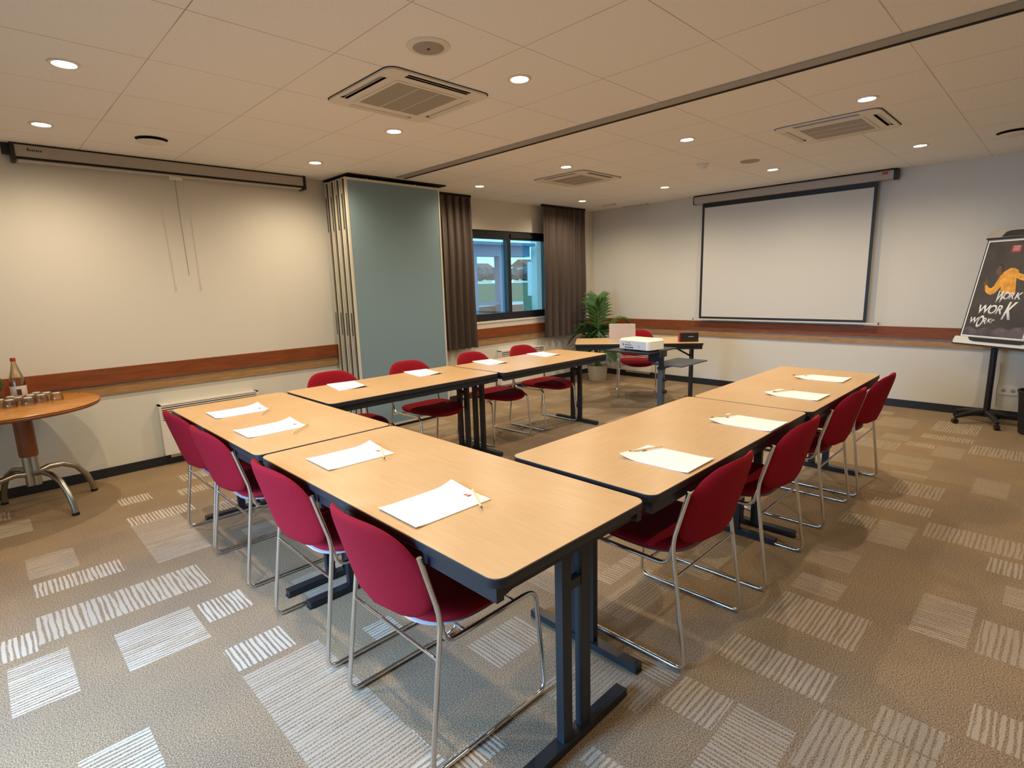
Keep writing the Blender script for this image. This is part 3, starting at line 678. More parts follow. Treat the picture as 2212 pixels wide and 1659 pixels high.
# ------------------------------------------------------------------ folded partition panels
PT = 2.448
def make_panel(label):
    t = thing('partition_panel', label, 'partition', (0, 0, 0), 0, 'folded movable partition panels')
    bm = B(); box(bm, .02, 1.055, -.004, .078, .05, PT-.03); link('panel_face', bm, M['panel_blue'], parent=t, smooth=0)
    bm = B(); box(bm, 0, .02, -.006, .080, .03, PT-.008); box(bm, 1.055, 1.075, -.006, .080, .03, PT-.008); box(bm, .02, 1.055, -.006, .080, PT-.03, PT-.008); box(bm, .02, 1.055, -.006, .080, .03, .05)
    link('panel_frame', bm, M['alu_cream'], parent=t, smooth=0)
    bm = B()
    for y in (.022, .050): box(bm, -.003, .0, y-.005, y+.005, .03, PT-.02)
    for z0, z1 in ((1.98, 2.30), (.98, 1.12), (1.12, 1.20)): box(bm, -.0035, 0, .058, .074, z0, z1)
    link('seal_groove', bm, M['dark_gap'], parent=t, smooth=0)
    bm = B(); box(bm, -.012, 0, .030, .042, .03, PT-.02); link('tongue_profile', bm, M['alu'], parent=t, smooth=0)
    bm = B(); box(bm, .03, 1.04, .01, .064, .0, .03); link('floor_seal', bm, M['black'], parent=t, smooth=0)
    bm = B(); tube(bm, [(.25, .037, PT-.008), (.25, .037, PT+.004)], .012); tube(bm, [(.8, .037, PT-.008), (.8, .037, PT+.004)], .012); link('hanger', bm, M['alu'], parent=t)
    return t
pp = make_panel('front panel of the folded partition stack, its tall blue face in full view'); pp.location = (2.62, 4.775, 0)
for k, lb in enumerate(('second panel of the folded partition stack, only its edge in view', 'third panel of the folded partition stack, only its edge in view', 'rearmost panel of the folded partition stack, next to the left wall')):
    dup(pp, (2.625+.003*k, 4.775+.112*(k+1), 0), 0, lb)

# ------------------------------------------------------------------ curtains
def curtain(x0, x1, label, seed, folds):
    rn = random.Random(seed); t = thing('curtain', label, 'curtain', ((x0+x1)/2, 5.15, 0), 0, 'taupe curtains')
    bm = B(); nx = folds*14; nz = 14; W = x1-x0; rowsv = []
    ph = [rn.uniform(0, 6.28) for _ in range(4)]
    amp = [.55+.45*rn.random() for _ in range(folds+2)]
    for side in (0, 1):
        for j in range(nz+1):
            v = j/nz; z = .665+(2.450-.665)*v; row = []
            for i in range(nx+1):
                u = i/nx; a = amp[int(u*folds)]*(.038+.018*(1-v))
                y = -math.cos(2*PI*u*folds+.5*math.sin(3*u+ph[0])+.25*(1-v)*math.sin(5*u+ph[1]))*a+.004*math.sin(9*v+ph[2])
                spread = 1+.02*(1-v)
                row.append(bm.verts.new(((u-.5)*W*spread+.012*math.sin(2*PI*u*folds*2+ph[3])*v, y+side*.0025, z)))
            rowsv.append(row)
    for s in (0, 1):
        for j in range(nz):
            for i in range(nx):
                a, b = rowsv[s*(nz+1)+j], rowsv[s*(nz+1)+j+1]; bm.faces.new((a[i], a[i+1], b[i+1], b[i]))
    n1 = nz+1
    for i in range(nx):
        bm.faces.new((rowsv[0][i], rowsv[n1][i], rowsv[n1][i+1], rowsv[0][i+1])); bm.faces.new((rowsv[nz][i], rowsv[nz][i+1], rowsv[n1+nz][i+1], rowsv[n1+nz][i]))
    for j in range(nz):
        for e in (0, nx): bm.faces.new((rowsv[j][e], rowsv[j+1][e], rowsv[n1+j+1][e], rowsv[n1+j][e]))
    link('drape', bm, M['curtain'], parent=t, smooth=80)
    bm = B(); box(bm, -W/2-.02, W/2+.02, -.014, .014, 2.452, ZC); link('curtain_rail', bm, M['dark_gap'], parent=t, smooth=0)
curtain(3.80, 4.43, 'long dark taupe curtain at the left of the window, beside the partition', 5, 6)
curtain(5.74, 6.64, 'long dark taupe curtain at the right of the window, behind the palm', 8, 7)

# ------------------------------------------------------------------ heaters and sockets
def heater(loc, rz, w, z0, z1, label, grille=.135, nb=7):
    # local: x along the wall, -y into the room
    t = thing('wall_heater', label, 'heater', loc, rz, 'white electric wall heaters')
    bm = B(); prism(bm, [(0, 0), (0, -.075), (w, -.075), (w, 0)], z0, z1-grille); box(bm, 0, .018, -.075, 0, z1-grille, z1); box(bm, w-.018, w, -.075, 0, z1-grille, z1)
    box(bm, 0, w, -.075, 0, z1-.008, z1); link('casing', bm, M['white_metal'], parent=t, smooth=0)
    bm = B(); box(bm, .018, w-.018, -.062, -.03, z1-grille, z1-.008); link('outlet_cavity', bm, M['dark_gap'], parent=t, smooth=0)
    for k in range(nb):
        z = z1-grille+.008+(grille-.030)*k/(nb-1)
        bm = B(); box(bm, .01, w-.01, -.077, -.071, z, z+(grille-.03)/(nb-1)*.52); link('louvre', bm, M['white_metal'], parent=t, smooth=0)
    bm = B(); box(bm, .05, w-.05, -.02, 0, z0-.04, z0); link('wall_bracket', bm, M['white_metal'], parent=t, smooth=0)
heater((1.005, Y1, 0), 0, .80, .095, .525, 'white wall heater with slatted outlet behind the left corner table')
heater((4.92, Y1, 0), 0, .88, .10, .56, 'white wall heater under the window', .08, 3)
heater((X1, 4.70, 0), -PI/2, .52, .10, .38, 'low white wall heater on the back wall behind the presenter chair', .08, 3)
t = thing('wall_socket', 'white double socket low on the back wall behind the flipchart', 'socket', (X1, .31, .28), -PI/2)
bm = B(); prism(bm, [(x, z) for x, z in rrect(-.07, .07, -.04, .04, .01)], 0, .010); xf(bm, Matrix.Rotation(PI/2, 4, 'X')); link('faceplate', bm, M['white_metal'], parent=t)
bm = B()
for sx in (-.035, .035): prism(bm, circ(.018, 16, sx, 0), .010, .011)
xf(bm, Matrix.Rotation(PI/2, 4, 'X')); link('socket_hole', bm, M['grill'], parent=t)
t = thing('power_cable', 'thin dark cable hanging on the back wall behind the flipchart pole', 'cable', (X1-.012, .33, 0))
bm = B(); tube(bm, fillet([(0, .06, .55), (0, .055, .40), (-.005, .065, .30), (-.004, .055, .12)], .1), .004, 6); link('cord', bm, M['case'], parent=t)

# ------------------------------------------------------------------ projection screens
t = thing('rolled_projection_screen', 'rolled-up projection screen in a long beige case on the left wall', 'projection screen', (1.40, 5.215, 2.372))
bm = B(); prism(bm, [(-1.01, -.045), (1.01, -.045), (1.01, .05), (-1.01, .05)], .012, .098); link('case', bm, M['case'], parent=t, smooth=0)
bm = B(); box(bm, -1.01, 1.01, -.047, .052, .098, .106); box(bm, -1.01, 1.01, -.049, -.035, .004, .018); link('dark_edge', bm, M['dark_gap'], parent=t, smooth=0)
bm = B(); box(bm, -1.0, 1.0, -.030, .02, -.006, .012); link('bottom_bar', bm, M['alu_cream'], parent=t, smooth=0)
for s in (-1, 1):
    bm = B(); prism(bm, [(s*1.01, -.052), (s*1.035, -.052), (s*1.035, .060), (s*1.01, .060)], -.012, .108)
    if s < 0: box(bm, -1.075, -1.035, .0, .06, .040, .108)
    link('end_cap', bm, M['black'], parent=t, smooth=0)
bm = B(); xx = -.945
for k, (w, hh) in enumerate(((.010, .020), (.006, .012), (.009, .012), (.006, .015), (.009, .012), (.006, .012), (.008, .012))):
    box(bm, xx, xx+w, -.0462, -.0450, .060, .060+hh); xx += w+.004
link('printed_name', bm, M['tip'], parent=t, smooth=0)
t = thing('screen_pull_cord', 'thin pull cord hanging from the rolled-up left screen', 'cord', (1.352, 5.195, 2.335))
bm = B(); box(bm, -.045, .045, -.012, .012, .002, .031); link('pull_handle', bm, M['white_metal'], parent=t, smooth=0)
bm = B(); tube(bm, [(-.005, 0, 0.002), (-.002, .01, -.25), (.010, .014, -.755)], .0035, 6); link('cord', bm, M['track'], parent=t)
bm = B(); tube(bm, [(.010, .014, -.755), (.010, .014, -.785)], .006, 8); link('cord_toggle', bm, M['ring'], parent=t)

t = thing('lowered_projection_screen', 'large lowered projection screen with black border on the back wall', 'projection screen', (6.945, 2.475, 0))
Y_ = 1.085; bm = B(); prism(bm, rrect(-.045, .05, 2.378, 2.472, .018), -Y_, Y_-.0)
xf(bm, Matrix(((1, 0, 0, 0), (0, 0, 1, 0), (0, 1, 0, 0), (0, 0, 0, 1)))); link('case', bm, M['case'], parent=t, smooth=30)
bm = B(); box(bm, -.046, .052, -Y_, Y_, 2.470, ZC); link('dark_edge', bm, M['dark_gap'], parent=t, smooth=0)
for s, mtl, w in ((-1, 'black', .035), (1, 'dark_gap', .008)):
    bm = B(); a, b = sorted((s*Y_, s*(Y_+w))); prism(bm, rrect(-.050, .055, 2.372, 2.476, .022), a, b)
    xf(bm, Matrix(((1, 0, 0, 0), (0, 0, 1, 0), (0, 1, 0, 0), (0, 0, 0, 1)))); link('end_cap', bm, M[mtl], parent=t, smooth=30)
bm = B(); box(bm, -.047, -.044, -1.035, -.985, 2.43, 2.455); link('red_badge', bm, M['pinkred'], parent=t, smooth=0)
sy0, sy1 = -.948, .985
bm = B(); box(bm, 0, .0015, sy0, sy1, .905, 2.378); sheet = link('screen_border', bm, M['black'], parent=t, smooth=0)
bm = B(); box(bm, -.0012, 0, sy0+.032, sy1-.032, .932, 2.322); link('screen_surface', bm, M['screen'], parent=t, smooth=0)
bm = B(); box(bm, -.014, .014, sy0-.115, sy1+.075, .888, .905); link('weight_bar', bm, M['alu_cream'], parent=t, smooth=0)
for y in (sy0-.118, sy1+.075):
    bm = B(); box(bm, -.017, .017, y, y+.006, .882, .910); link('bar_cap', bm, M['black'], parent=t, smooth=0)

# ------------------------------------------------------------------ oval side table with bottle and glasses
TC = Vector((.11, 4.775))
t = thing('round_side_table', 'round orange-brown wooden side table on curved steel feet by the left wall', 'table', (TC.x, TC.y, 0))
bm = B(); lathe(bm, [(.440, .722), (.462, .728), (.468, .735), (.464, .741), (.452, .743), (0, .743)], 64); link('tabletop', bm, M['oak'], parent=t, smooth=50)
bm = B(); lathe(bm, [(0, .708), (.452, .708), (.462, .713), (.466, .722), (.462, .728), (.440, .722)], 64); link('table_rim', bm, M['oak_dark'], parent=t, smooth=50)
px_, py_ = .04, .055
bm = B(); lathe(bm, [(0, .385), (.050, .385), (.052, .40), (.052, .708), (0, .708)], 28, c=(px_, py_, 0)); link('wooden_sleeve', bm, M['oak_dark'], parent=t, smooth=50)
bm = B()
for k in range(4):
    a = math.radians(45+90*k); tube(bm, [(px_+.026*math.cos(a), py_+.026*math.sin(a), .185), (px_+.026*math.cos(a), py_+.026*math.sin(a), .387)], .024, 14)
link('steel_column', bm, M['satin'], parent=t, smooth=60)
for a in (-63, 25, 117, 207):
    a = math.radians(a); c, s = math.cos(a), math.sin(a)
    prof = [(.02, .262), (.10, .280), (.19, .270), (.27, .225), (.325, .145), (.352, .070), (.360, .018)]
    bm = B(); tube(bm, [(px_+r*c, py_+r*s, z) for r, z in prof], .019, 12); lg = link('foot', bm, M['satin'], parent=t, smooth=60)
    bm = B(); tube(bm, [(px_+.3605*c, py_+.3605*s, .018), (px_+.361*c, py_+.361*s, 0)], .021, 12); link('rubber_end', bm, M['black'], parent=lg)
TZ = .743
t = thing('water_bottle', 'clear glass water bottle with red cap on the round side table', 'bottle', (.168, 4.985, TZ))
bm = B(); lathe(bm, [(0, .001), (.036, .001), (.042, .008), (.043, .03), (.043, .135), (.037, .165), (.024, .215), (.016, .250), (.0135, .268), (.0135, .285), (.0115, .285), (.0115, .268), (.022, .215), (.035, .165), (.041, .135), (.041, .01), (0, .006)], 26)
link('glass_body', bm, M['bottle'], parent=t, smooth=50)
bm = B(); lathe(bm, [(.0437, .035), (.0440, .036), (.0440, .105), (.0437, .106)], 26); link('paper_label', bm, M['label'], parent=t)
bm = B(); lathe(bm, [(.0145, .272), (.0150, .275), (.0150, .292), (.013, .296), (0, .296)], 20); link('cap', bm, M['redcap'], parent=t)
bm = B(); box(bm, -.012, .012, -.0455, -.0440, .045, .085); link('label_print', bm, M['tip'], parent=t, smooth=0)
gl = [(.015, 4.700), (.060, 4.790), (.105, 4.725), (.150, 4.800), (.195, 4.730), (.118, 4.878), (.215, 4.850), (.265, 4.790), (.300, 4.870), (.345, 4.790), (.250, 4.930), (-.035, 4.79), (-.055, 4.885), (.03, 4.88)]
names = ['front left of the glasses, nearest the photo edge', 'in the front group, behind the leftmost', 'in front of the bottle, nearest the camera', 'directly before the bottle', 'front right of the bottle', 'touching the bottle base', 'just right of the bottle', 'in the middle of the right half',
         'at the back of the right half', 'rightmost of all the glasses', 'at the back, between bottle and wall', 'at the very left, second row', 'at the very left, third row', 'left of the bottle, third row']
g0 = None
for (x, y), nm in zip(gl, names):
    lb = 'upturned clear tumbler, ' + nm
    if g0 is None:
        g0 = thing('drinking_glass', lb, 'glass', (x, y, TZ), 0, 'upturned drinking glasses on the side table')
        bm = B(); lathe(bm, [(.034, .0005), (.037, .0005), (.0365, .020), (.033, .044), (.028, .052), (.018, .055), (0, .0555), (0, .047), (.022, .046), (.030, .040), (.0345, .018), (.034, .0005)], 20); link('glass_body', bm, M['drink'], parent=g0, smooth=50)
        bm = B(); lathe(bm, [(0, .0475), (.021, .047), (.0225, .049), (.0175, .0545), (0, .055)], 20); link('sparkling_base', bm, M['sparkle_base'], parent=g0, smooth=50)
    else: dup(g0, (x, y, TZ), 0, lb)
t = thing('jug', 'jug at the left photo edge, only its dark green handle in view', 'jug', (-.045, 5.00, TZ))
bm = B(); lathe(bm, [(0, .001), (.05, .001), (.055, .01), (.055, .15), (.042, .19), (.042, .20), (0, .20)], 24); link('jug_body', bm, M['shell'], parent=t, smooth=50)
bm = B(); tube(bm, fillet([(.05, -.01, .185), (.09, -.03, .205), (.135, -.04, .165), (.135, -.04, .10), (.055, -.01, .05)], .05), .008, 8); link('handle', bm, M['green'], parent=t)

# ------------------------------------------------------------------ projector stand, projector
t = thing('projector_stand', 'dark grey adjustable projector stand with two shelves', 'stand', (4.745, 2.735, 0))
bm = B(); box(bm, -.026, .026, -.026, .026, .05, .585); link('lower_column', bm, M['grey_steel'], parent=t, smooth=0)
bm = B(); box(bm, -.018, .018, -.018, .018, .585, .745); link('upper_column', bm, M['steel_black'], parent=t, smooth=0)
bm = B(); box(bm, -.030, .030, -.030, .030, .565, .595); link('clamp_collar', bm, M['black'], parent=t, smooth=0)
for z in (.35, .47):
    bm = B(); tube(bm, [(.0, -.026, z), (.0, -.056, z)], .018, 12); link('clamp_knob', bm, M['black'], parent=t)
    bm = B(); tube(bm, [(.026, .0, z), (.055, .0, z)], .013, 10); link('clamp_bolt', bm, M['black'], parent=t)
bm = B(); box(bm, -.30, .255, -.02, .46, .745, .758, mat=Matrix.Identity(4)); link('top_shelf', bm, M['steel_black'], parent=t, smooth=0)
bm = B(); box(bm, -.012, .012, -.02, .14, .640, .745); box(bm, -.07, .07, -.018, .018, .69, .745); link('shelf_bracket', bm, M['steel_black'], parent=t, smooth=0)
bm = B(); box(bm, .028, .55, -.205, .125, .598, .610); link('side_shelf', bm, M['grey_steel'], parent=t, smooth=0)
bm = B(); box(bm, .0, .40, -.060, -.035, .585, .598); link('side_shelf_arm', bm, M['steel_black'], parent=t, smooth=0)
bm = B()
for a in (45, 135, 225, 315):
    R = Matrix.Rotation(math.radians(a), 4, 'Z'); box(bm, 0, .32, -.02, .02, .035, .060, mat=R)
link('base_cross', bm, M['grey_steel'], parent=t, smooth=0)
for a in (45, 135, 225, 315):
    a = math.radians(a); bm = B(); tube(bm, [(.30*math.cos(a), .30*math.sin(a)-.01, .022), (.30*math.cos(a), .30*math.sin(a)+.01, .022)], .022, 14); link('castor', bm, M['black'], parent=t)
# projector: rear face with ports turned to the camera
pa = Vector((4.57, 3.12)); pb = Vector((4.515, 2.745)); ax = (pb-pa).normalized(); ay = Vector((-ax.y, ax.x))
t = thing('projector', 'white projector with connector panel on the stand', 'projector', ((pa.x+pb.x)/2, (pa.y+pb.y)/2, .7585), math.atan2(ax.y, ax.x))
bm = B(); prism(bm, rrect(-.190, .190, .0, .25, .035, 6), .014, .112, bevel=.016); link('shell', bm, M['proj'], parent=t, smooth=40)
bm = B(); box(bm, -.160, .160, -.0025, .004, .018, .094); pf = link('connector_panel', bm, M['proj_face'], parent=t, smooth=0)
bm = B(); rr = random.Random(4)
for z, h_ in ((.026, .012), (.052, .007)):
    x = -.10
    while x < -.01:
        w = rr.uniform(.006, .018); box(bm, x, x+w, -.004, -.0025, z, z+h_); x += w+.006
box(bm, -.125, -.117, -.004, -.0025, .045, .068)
for x in (-.09, -.06, -.045): box(bm, x, x+.012, -.004, -.0025, .075, .080)
link('port', bm, M['black'], parent=pf, smooth=0)
bm = B(); prism(bm, circ(.018, 20, .075, .048), 0, .0035); xf(bm, Matrix.Rotation(PI/2, 4, 'X')); link('speaker_grille', bm, M['shell'], parent=pf)
for x in (-.12, .12):
    for y in (.03, .22):
        bm = B(); prism(bm, circ(.012, 12, x, y), 0, .015); link('rubber_foot', bm, M['black'], parent=t)
bm = B(); tube(bm, [(.04, .255, .055), (.04, .275, .055)], .034, 20); link('lens', bm, M['black'], parent=t)

# ------------------------------------------------------------------ presenter table: laptop, box, adapter
def on_table(x, y): return (x, y, .7402)
t = thing('laptop', 'open laptop seen from behind with pale pinkish lid', 'laptop', (5.35, 3.595, .7402), math.atan2(-.87, .50))
# local +y points away from the camera
bm = B(); prism(bm, rrect(-.15, .15, .0, .215, .012), .001, .016); link('keyboard_base', bm, M['laptop'], parent=t, smooth=0)
bm = B(); prism(bm, rrect(-.148, .148, 0, .205, .010), -.0035, .0035)
xf(bm, Matrix.Translation((0, .004, .016)) @ Matrix.Rotation(math.radians(112), 4, 'X')); link('lid', bm, M['laptop'], parent=t, smooth=0)
bm = B(); box(bm, -.13, .13, -.0045, -.0036, .02, .19)
t = thing('speaker_box', 'small dark red and black box standing at the right end of the presenter table', 'box', (5.66, 2.93, .7402), math.atan2(-.155, .125))
bm = B(); box(bm, -.10, .105, -.002, .075, .002, .102); link('box_body', bm, M['maroon'], parent=t, smooth=0)
bm = B(); box(bm, -.104, -.100, -.003, .076, .002, .102); link('box_end', bm, M['pinkred'], parent=t, smooth=0)
bm = B(); box(bm, -.085, .098, -.004, -.002, .008, .096); link('front_panel', bm, M['black'], parent=t, smooth=0)
bm = B(); x = -.005
for w in (.006, .004, .006, .005, .006, .004, .006, .005): box(bm, x, x+w, -.005, -.004, .055, .063); x += w+.002
link('printed_name', bm, M['shell'], parent=t, smooth=0)
t = thing('cable_adapter', 'small white object with a peaked shape beside the projector on the presenter table', 'adapter', (5.36, 3.27, .7402))
bm = B(); vs = [bm.verts.new(v) for v in ((-.03, -.03, 0), (.03, -.03, 0), (.03, .03, 0), (-.03, .03, 0), (0, 0, .055))]
for f in ((0, 1, 4), (1, 2, 4), (2, 3, 4), (3, 0, 4), (0, 3, 2, 1)): bm.faces.new([vs[j] for j in f])
link('folded_card', bm, M['paper'], parent=t, smooth=0)

# ------------------------------------------------------------------ potted palm
t = thing('potted_palm', 'green palm in a round beige pot in the far corner', 'plant', (6.45, 4.765, 0))
bm = B(); lathe(bm, [(0, .0), (.115, .0), (.122, .01), (.150, .215), (.152, .225), (.140, .225), (.137, .195), (0, .195)], 32); link('pot', bm, M['pot'], parent=t, smooth=50)
bm = B(); lathe(bm, [(0, .199), (.10, .201), (.138, .196)], 24); link('soil', bm, M['soil'], parent=t)
rp_ = random.Random(21)
def frond(az, reach, height, leaflen, nleaf, mtl, droop=.25, wid=.018, spread=60):
    bm = B(); pts = []
    n = 12; d = Vector((math.cos(az), math.sin(az), 0))
    for i in range(n+1):
        u = i/n; pts.append(Vector((0, 0, .20)) + d*(reach*(u**1.5)) + Vector((0, 0, height*math.sin(u*PI/2*(1.0+droop)))))
    tube(bm, pts, .006, 6, mi=0, rads=[.008-.006*i/n for i in range(n+1)])
    for k in range(nleaf):
        u = .42+.58*k/(nleaf-1); idx = min(n-1, int(u*n)); f = u*n-idx
        p = pts[idx]*(1-f)+pts[idx+1]*f; tg = (pts[idx+1]-pts[idx]).normalized()
        side0 = tg.cross(Vector((0, 0, 1))); side0 = side0.normalized() if side0.length > .05 else Vector((1, 0, 0))
        for s in (-1, 1):
            ang = math.radians(spread-(spread-18)*((u-.42)/.58)); ll = leaflen*(.55+.6*math.sin(PI*min(1, .15+.80*(u-.42)/.58)))*rp_.uniform(.9, 1.1)
            dirv = (tg*math.cos(ang)+side0*s*math.sin(ang)).normalized(); nrm = dirv.cross(tg).normalized()
            if nrm.z < 0: nrm = -nrm
            wv = dirv.cross(nrm).normalized(); prev = None
            for q in range(5):
                w = q/4; c = p+dirv*ll*w-Vector((0, 0, 1))*ll*.30*w*w; ww = wid*math.sin(PI*(.12+.86*w))
                cur = (bm.verts.new(c-wv*ww), bm.verts.new(c+nrm*ww*.25), bm.verts.new(c+wv*ww))
                if prev:
                    bm.faces.new((prev[0], prev[1], cur[1], cur[0])).material_index = 1; bm.faces.new((prev[1], prev[2], cur[2], cur[1])).material_index = 1
                prev = cur
    bmesh.ops.triangulate(bm, faces=[f for f in bm.faces if len(f.verts) > 4])
    link('frond', bm, [M['stem'], mtl], parent=t, smooth=60)
rtw = math.atan2(-.70, .71)       # picture-right direction
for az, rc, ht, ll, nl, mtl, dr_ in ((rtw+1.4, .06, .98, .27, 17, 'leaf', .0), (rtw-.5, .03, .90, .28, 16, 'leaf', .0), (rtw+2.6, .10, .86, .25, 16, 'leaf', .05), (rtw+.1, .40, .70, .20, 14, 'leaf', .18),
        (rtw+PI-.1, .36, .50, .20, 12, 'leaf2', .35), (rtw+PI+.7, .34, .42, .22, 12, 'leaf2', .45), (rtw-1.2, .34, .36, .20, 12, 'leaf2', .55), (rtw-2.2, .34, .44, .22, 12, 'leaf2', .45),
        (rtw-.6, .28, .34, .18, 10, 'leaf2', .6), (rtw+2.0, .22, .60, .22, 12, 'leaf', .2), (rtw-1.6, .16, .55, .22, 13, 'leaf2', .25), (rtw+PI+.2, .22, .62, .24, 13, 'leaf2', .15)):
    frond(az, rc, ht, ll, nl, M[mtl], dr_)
bm = B()
for a in range(6):
    an = a*1.05; tube(bm, [(.035*math.cos(an), .035*math.sin(an), .195), (.02*math.cos(an), .02*math.sin(an), .36)], .011, 7, rads=[.014, .007])
link('stalk_cluster', bm, M['stem'], parent=t)

# ------------------------------------------------------------------ flipchart with poster
BL = Vector((6.665, .692, .772)); u_ = Vector((-.536, -.845, 0)).normalized(); nb_ = Vector((-u_.y, u_.x, 0)); nb_ = nb_ if nb_.x > 0 else -nb_   # nb_: horizontally away from the viewer
lean = math.radians(13); v_ = (Vector((0, 0, 1))*math.cos(lean)+nb_*math.sin(lean)).normalized(); w_ = u_.cross(v_).normalized()
if w_.dot(Vector((-1, 0, 0))) < 0: w_ = -w_        # w_ points to the viewer side
FM = Matrix((u_, v_, w_)).transposed().to_4x4(); FM.translation = BL
hub = Vector((6.725, .43, 0))
t = thing('flipchart', 'flipchart easel on a five-star castor base carrying a dark poster', 'flipchart', hub)
Fm = Matrix.Translation(-hub) @ FM
BW, BH = .70, 1.005
def fbox(bm, a, b, c, d, e, f, mi=0): box(bm, a, b, c, d, e, f, mi, mat=Fm)
def fprism(bm, pts, z0, z1):
    n0 = len(bm.verts); prism(bm, pts, z0, z1); bm.verts.ensure_lookup_table(); bmesh.ops.transform(bm, matrix=Fm, verts=bm.verts[n0:])
bm = B(); fbox(bm, 0, BW, .02, BH, -.012, 0); link('board', bm, M['shell'], parent=t, smooth=0)
bm = B(); fbox(bm, -.006, 0, .02, BH, -.018, .003); fbox(bm, BW, BW+.006, .02, BH, -.018, .003); link('side_edge', bm, M['black'], parent=t, smooth=0)
bm = B(); fprism(bm, [(-.018, -.015), (BW+.018, -.015), (BW+.01, .045), (.0, .05), (-.012, .045), (-.022, .01)], -.02, .045); link('pen_tray', bm, M['white_metal'], parent=t, smooth=0)
bm = B(); fprism(bm, [(.11, .048), (.60, .048), (.585, .022), (.55, .012), (.17, .012), (.13, .022)], .044, .050); link('tray_insert', bm, M['black'], parent=t, smooth=0)
bm = B(); fbox(bm, -.03, BW+.03, -.026, -.015, -.02, .04); link('tray_lip', bm, M['black'], parent=t, smooth=0)
bm = B(); fprism(bm, [(-.010, BH-.035), (BW+.010, BH-.035), (BW-.01, BH+.035), (.01, BH+.035)], -.01, .028); link('clamp_bar', bm, M['case'], parent=t, smooth=0)
bm = B(); fprism(bm, [(.13, BH-.030), (.57, BH-.030), (.54, BH+.010), (.50, BH+.020), (.20, BH+.020), (.16, BH+.010)], .027, .038); fbox(bm, -.012, BW+.012, BH-.045, BH-.034, -.01, .020); link('clamp_grip', bm, M['black'], parent=t, smooth=0)
bm = B(); fbox(bm, .004, .535, .062, BH-.060, .001, .003); poster = link('poster_sheet', bm, M['paper'], parent=t, smooth=0); poster['label'] = 'dark poster with a dancing figure in yellow and the word WORK three times'
def pflat(name, polys, mtl, z=.0032, th=.0004):
    bm = B()
    for p in polys: fprism(bm, p, z, z+th)
    return link(name, bm, mtl, parent=poster, smooth=0)
pflat('poster_background', [[(.014, .070), (.527, .070), (.527, BH-.068), (.014, BH-.068)]], M['poster'])
pflat('poster_smoke', [[(.014, .070), (.527, .070), (.527, .175), (.45, .165), (.40, .14), (.33, .16), (.27, .13), (.20, .15), (.13, .12), (.07, .15), (.014, .14)]], M['poster_low'], .0037)
# figure in a yellow top, arms thrown out
pflat('poster_torso', [[(.195, .628), (.225, .665), (.262, .692), (.300, .690), (.335, .668), (.334, .600), (.345, .540), (.362, .462), (.330, .452), (.300, .470), (.262, .458), (.236, .480), (.225, .530), (.205, .560), (.186, .590)]], M['yellow'], .0037)
pflat('poster_right_arm', [[(.318, .675), (.345, .645), (.385, .632), (.44, .640), (.49, .665), (.51, .650), (.485, .610), (.44, .585), (.395, .577), (.350, .592), (.325, .610)]], M['yellow'], .0038)
pflat('poster_left_arm', [[(.190, .600), (.230, .540), (.215, .500), (.190, .465), (.160, .448), (.128, .460), (.104, .482), (.088, .530), (.100, .545), (.122, .520), (.148, .508), (.168, .530), (.178, .570)]], M['yellow'], .0039)
pflat('poster_hair', [[(.178+.030*math.cos(a), .690+.040*math.sin(a)) for a in [i*PI/8 for i in range(16)]]], M['tip'], .0037)
pflat('poster_head', [[(.170+.021*math.cos(a), .674+.040*math.sin(a)) for a in [i*PI/8 for i in range(16)]]], M['skin'], .0040)
pflat('poster_neck', [[(.172, .650), (.198, .660), (.214, .640), (.192, .620), (.178, .628)]], M['skin'], .0041)
pflat('poster_hand', [[(.088, .530), (.100, .545), (.100, .570), (.090, .600), (.083, .598), (.085, .572), (.074, .565), (.072, .545), (.078, .532)]], M['skin'], .0041)
pflat('poster_badge', [[(.222, .832), (.300, .832), (.300, .895), (.222, .895)]], M['pinkred'], .0037)
pflat('poster_badge_lines', [[(.234, .864+dz), (.288, .864+dz), (.288, .872+dz), (.234, .872+dz)] for dz in (-.016, 0, .016)], M['shell'], .0042)
def letters(word, x, y, sizes, shear=.22):
    for ch, (sx, sy, adv, dy) in zip(word, sizes):
        cu = bpy.data.curves.new('letter', 'FONT'); cu.body = ch; cu.size = 1; cu.extrude = .0; cu.offset = .022
        ob = bpy.data.objects.new('tmp_letter', cu); me = bpy.data.meshes.new_from_object(ob); bpy.data.objects.remove(ob)
        bm = B(); bm.from_mesh(me); bpy.data.meshes.remove(me)
        xf(bm, Matrix(((sx, shear*sy, 0, x), (0, sy, 0, y+dy), (0, 0, 1, .0042), (0, 0, 0, 1))))
        r = bmesh.ops.extrude_face_region(bm, geom=list(bm.faces)); vv = [g for g in r['geom'] if isinstance(g, bmesh.types.BMVert)]
        for v in vv: v.co.z += .0004
        xf(bm, Fm); link('letter_' + ch.lower(), bm, M['ink_white'], parent=poster, smooth=0); x += adv
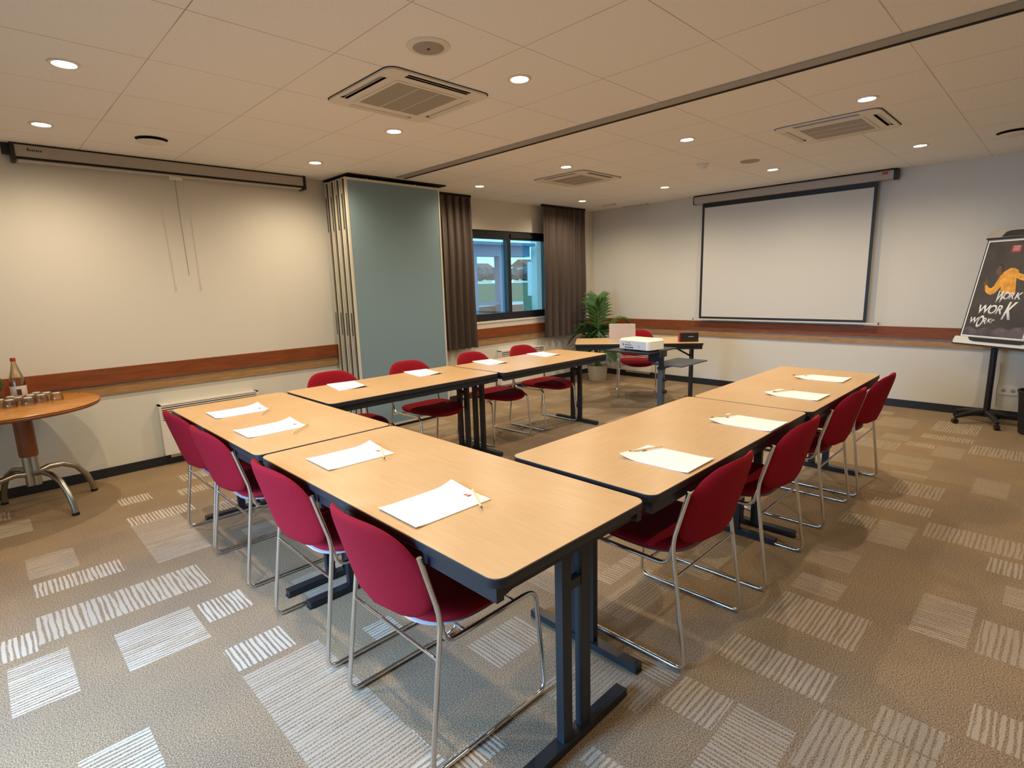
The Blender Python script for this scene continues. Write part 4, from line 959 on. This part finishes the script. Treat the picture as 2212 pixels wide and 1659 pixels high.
letters('WORK', .205, .412, [(.066, .150, .062, -.030), (.064, .088, .051, 0), (.064, .078, .044, .004), (.080, .088, .06, 0)])
letters('WORK', .082, .278, [(.094, .112, .090, 0), (.088, .112, .070, 0), (.088, .112, .060, 0), (.118, .220, .06, -.044)])
letters('WORKr', .040, .184, [(.066, .080, .062, 0), (.064, .150, .050, -.032), (.066, .078, .044, -.002), (.054, .056, .034, .010), (.062, .066, .05, .010)])
# pole, star base
pt = BL+u_*.35+nb_*.05; top = Vector((hub.x, hub.y, 0))
bm = B(); tube(bm, [(0, 0, .10), (0, 0, .72)], .026, 16); tube(bm, [(0, 0, .72), tuple((BL+u_*.33+v_*.06-w_*.035)-hub)], .02, 12); link('pole', bm, M['black'], parent=t, smooth=60)
bm = B(); a0 = BL+u_*.35+v_*.02-w_*.03-hub; a1 = BL+u_*.35+v_*.8-w_*.03-hub; tube(bm, [a0, a1], .018, 12); link('back_spine', bm, M['black'], parent=t)
for k in range(5):
    a = math.radians(130+72*k); c, s = math.cos(a), math.sin(a); R = .27
    bm = B(); tube(bm, [(0, 0, .105), (.10*c, .10*s, .100), (.20*c, .20*s, .085), (R*c, R*s, .062)], .02, 10, rads=[.030, .026, .021, .015]); lg = link('base_arm', bm, M['black'], parent=t, smooth=60)
    bm = B(); tube(bm, [(R*c-.018*s, R*s+.018*c, .024), (R*c+.018*s, R*s-.018*c, .024)], .024, 14); tube(bm, [(R*c, R*s, .03), (R*c, R*s, .065)], .009, 8); link('castor', bm, M['black'], parent=lg, smooth=60)
t = thing('waste_bin', 'black mesh waste bin at the right edge of the photo', 'bin', (6.50, .075, 0))
bm = B(); lathe(bm, [(0, .003), (.112, .003), (.115, .01), (.145, .37), (.149, .378), (.147, .385), (.140, .382), (.110, .014), (0, .012)], 32); link('basket', bm, M['bin'], parent=t, smooth=50)
bm = B(); lathe(bm, [(.150, .372), (.154, .376), (.154, .386), (.150, .390), (.146, .386)], 32); link('rim', bm, M['black'], parent=t, smooth=50)
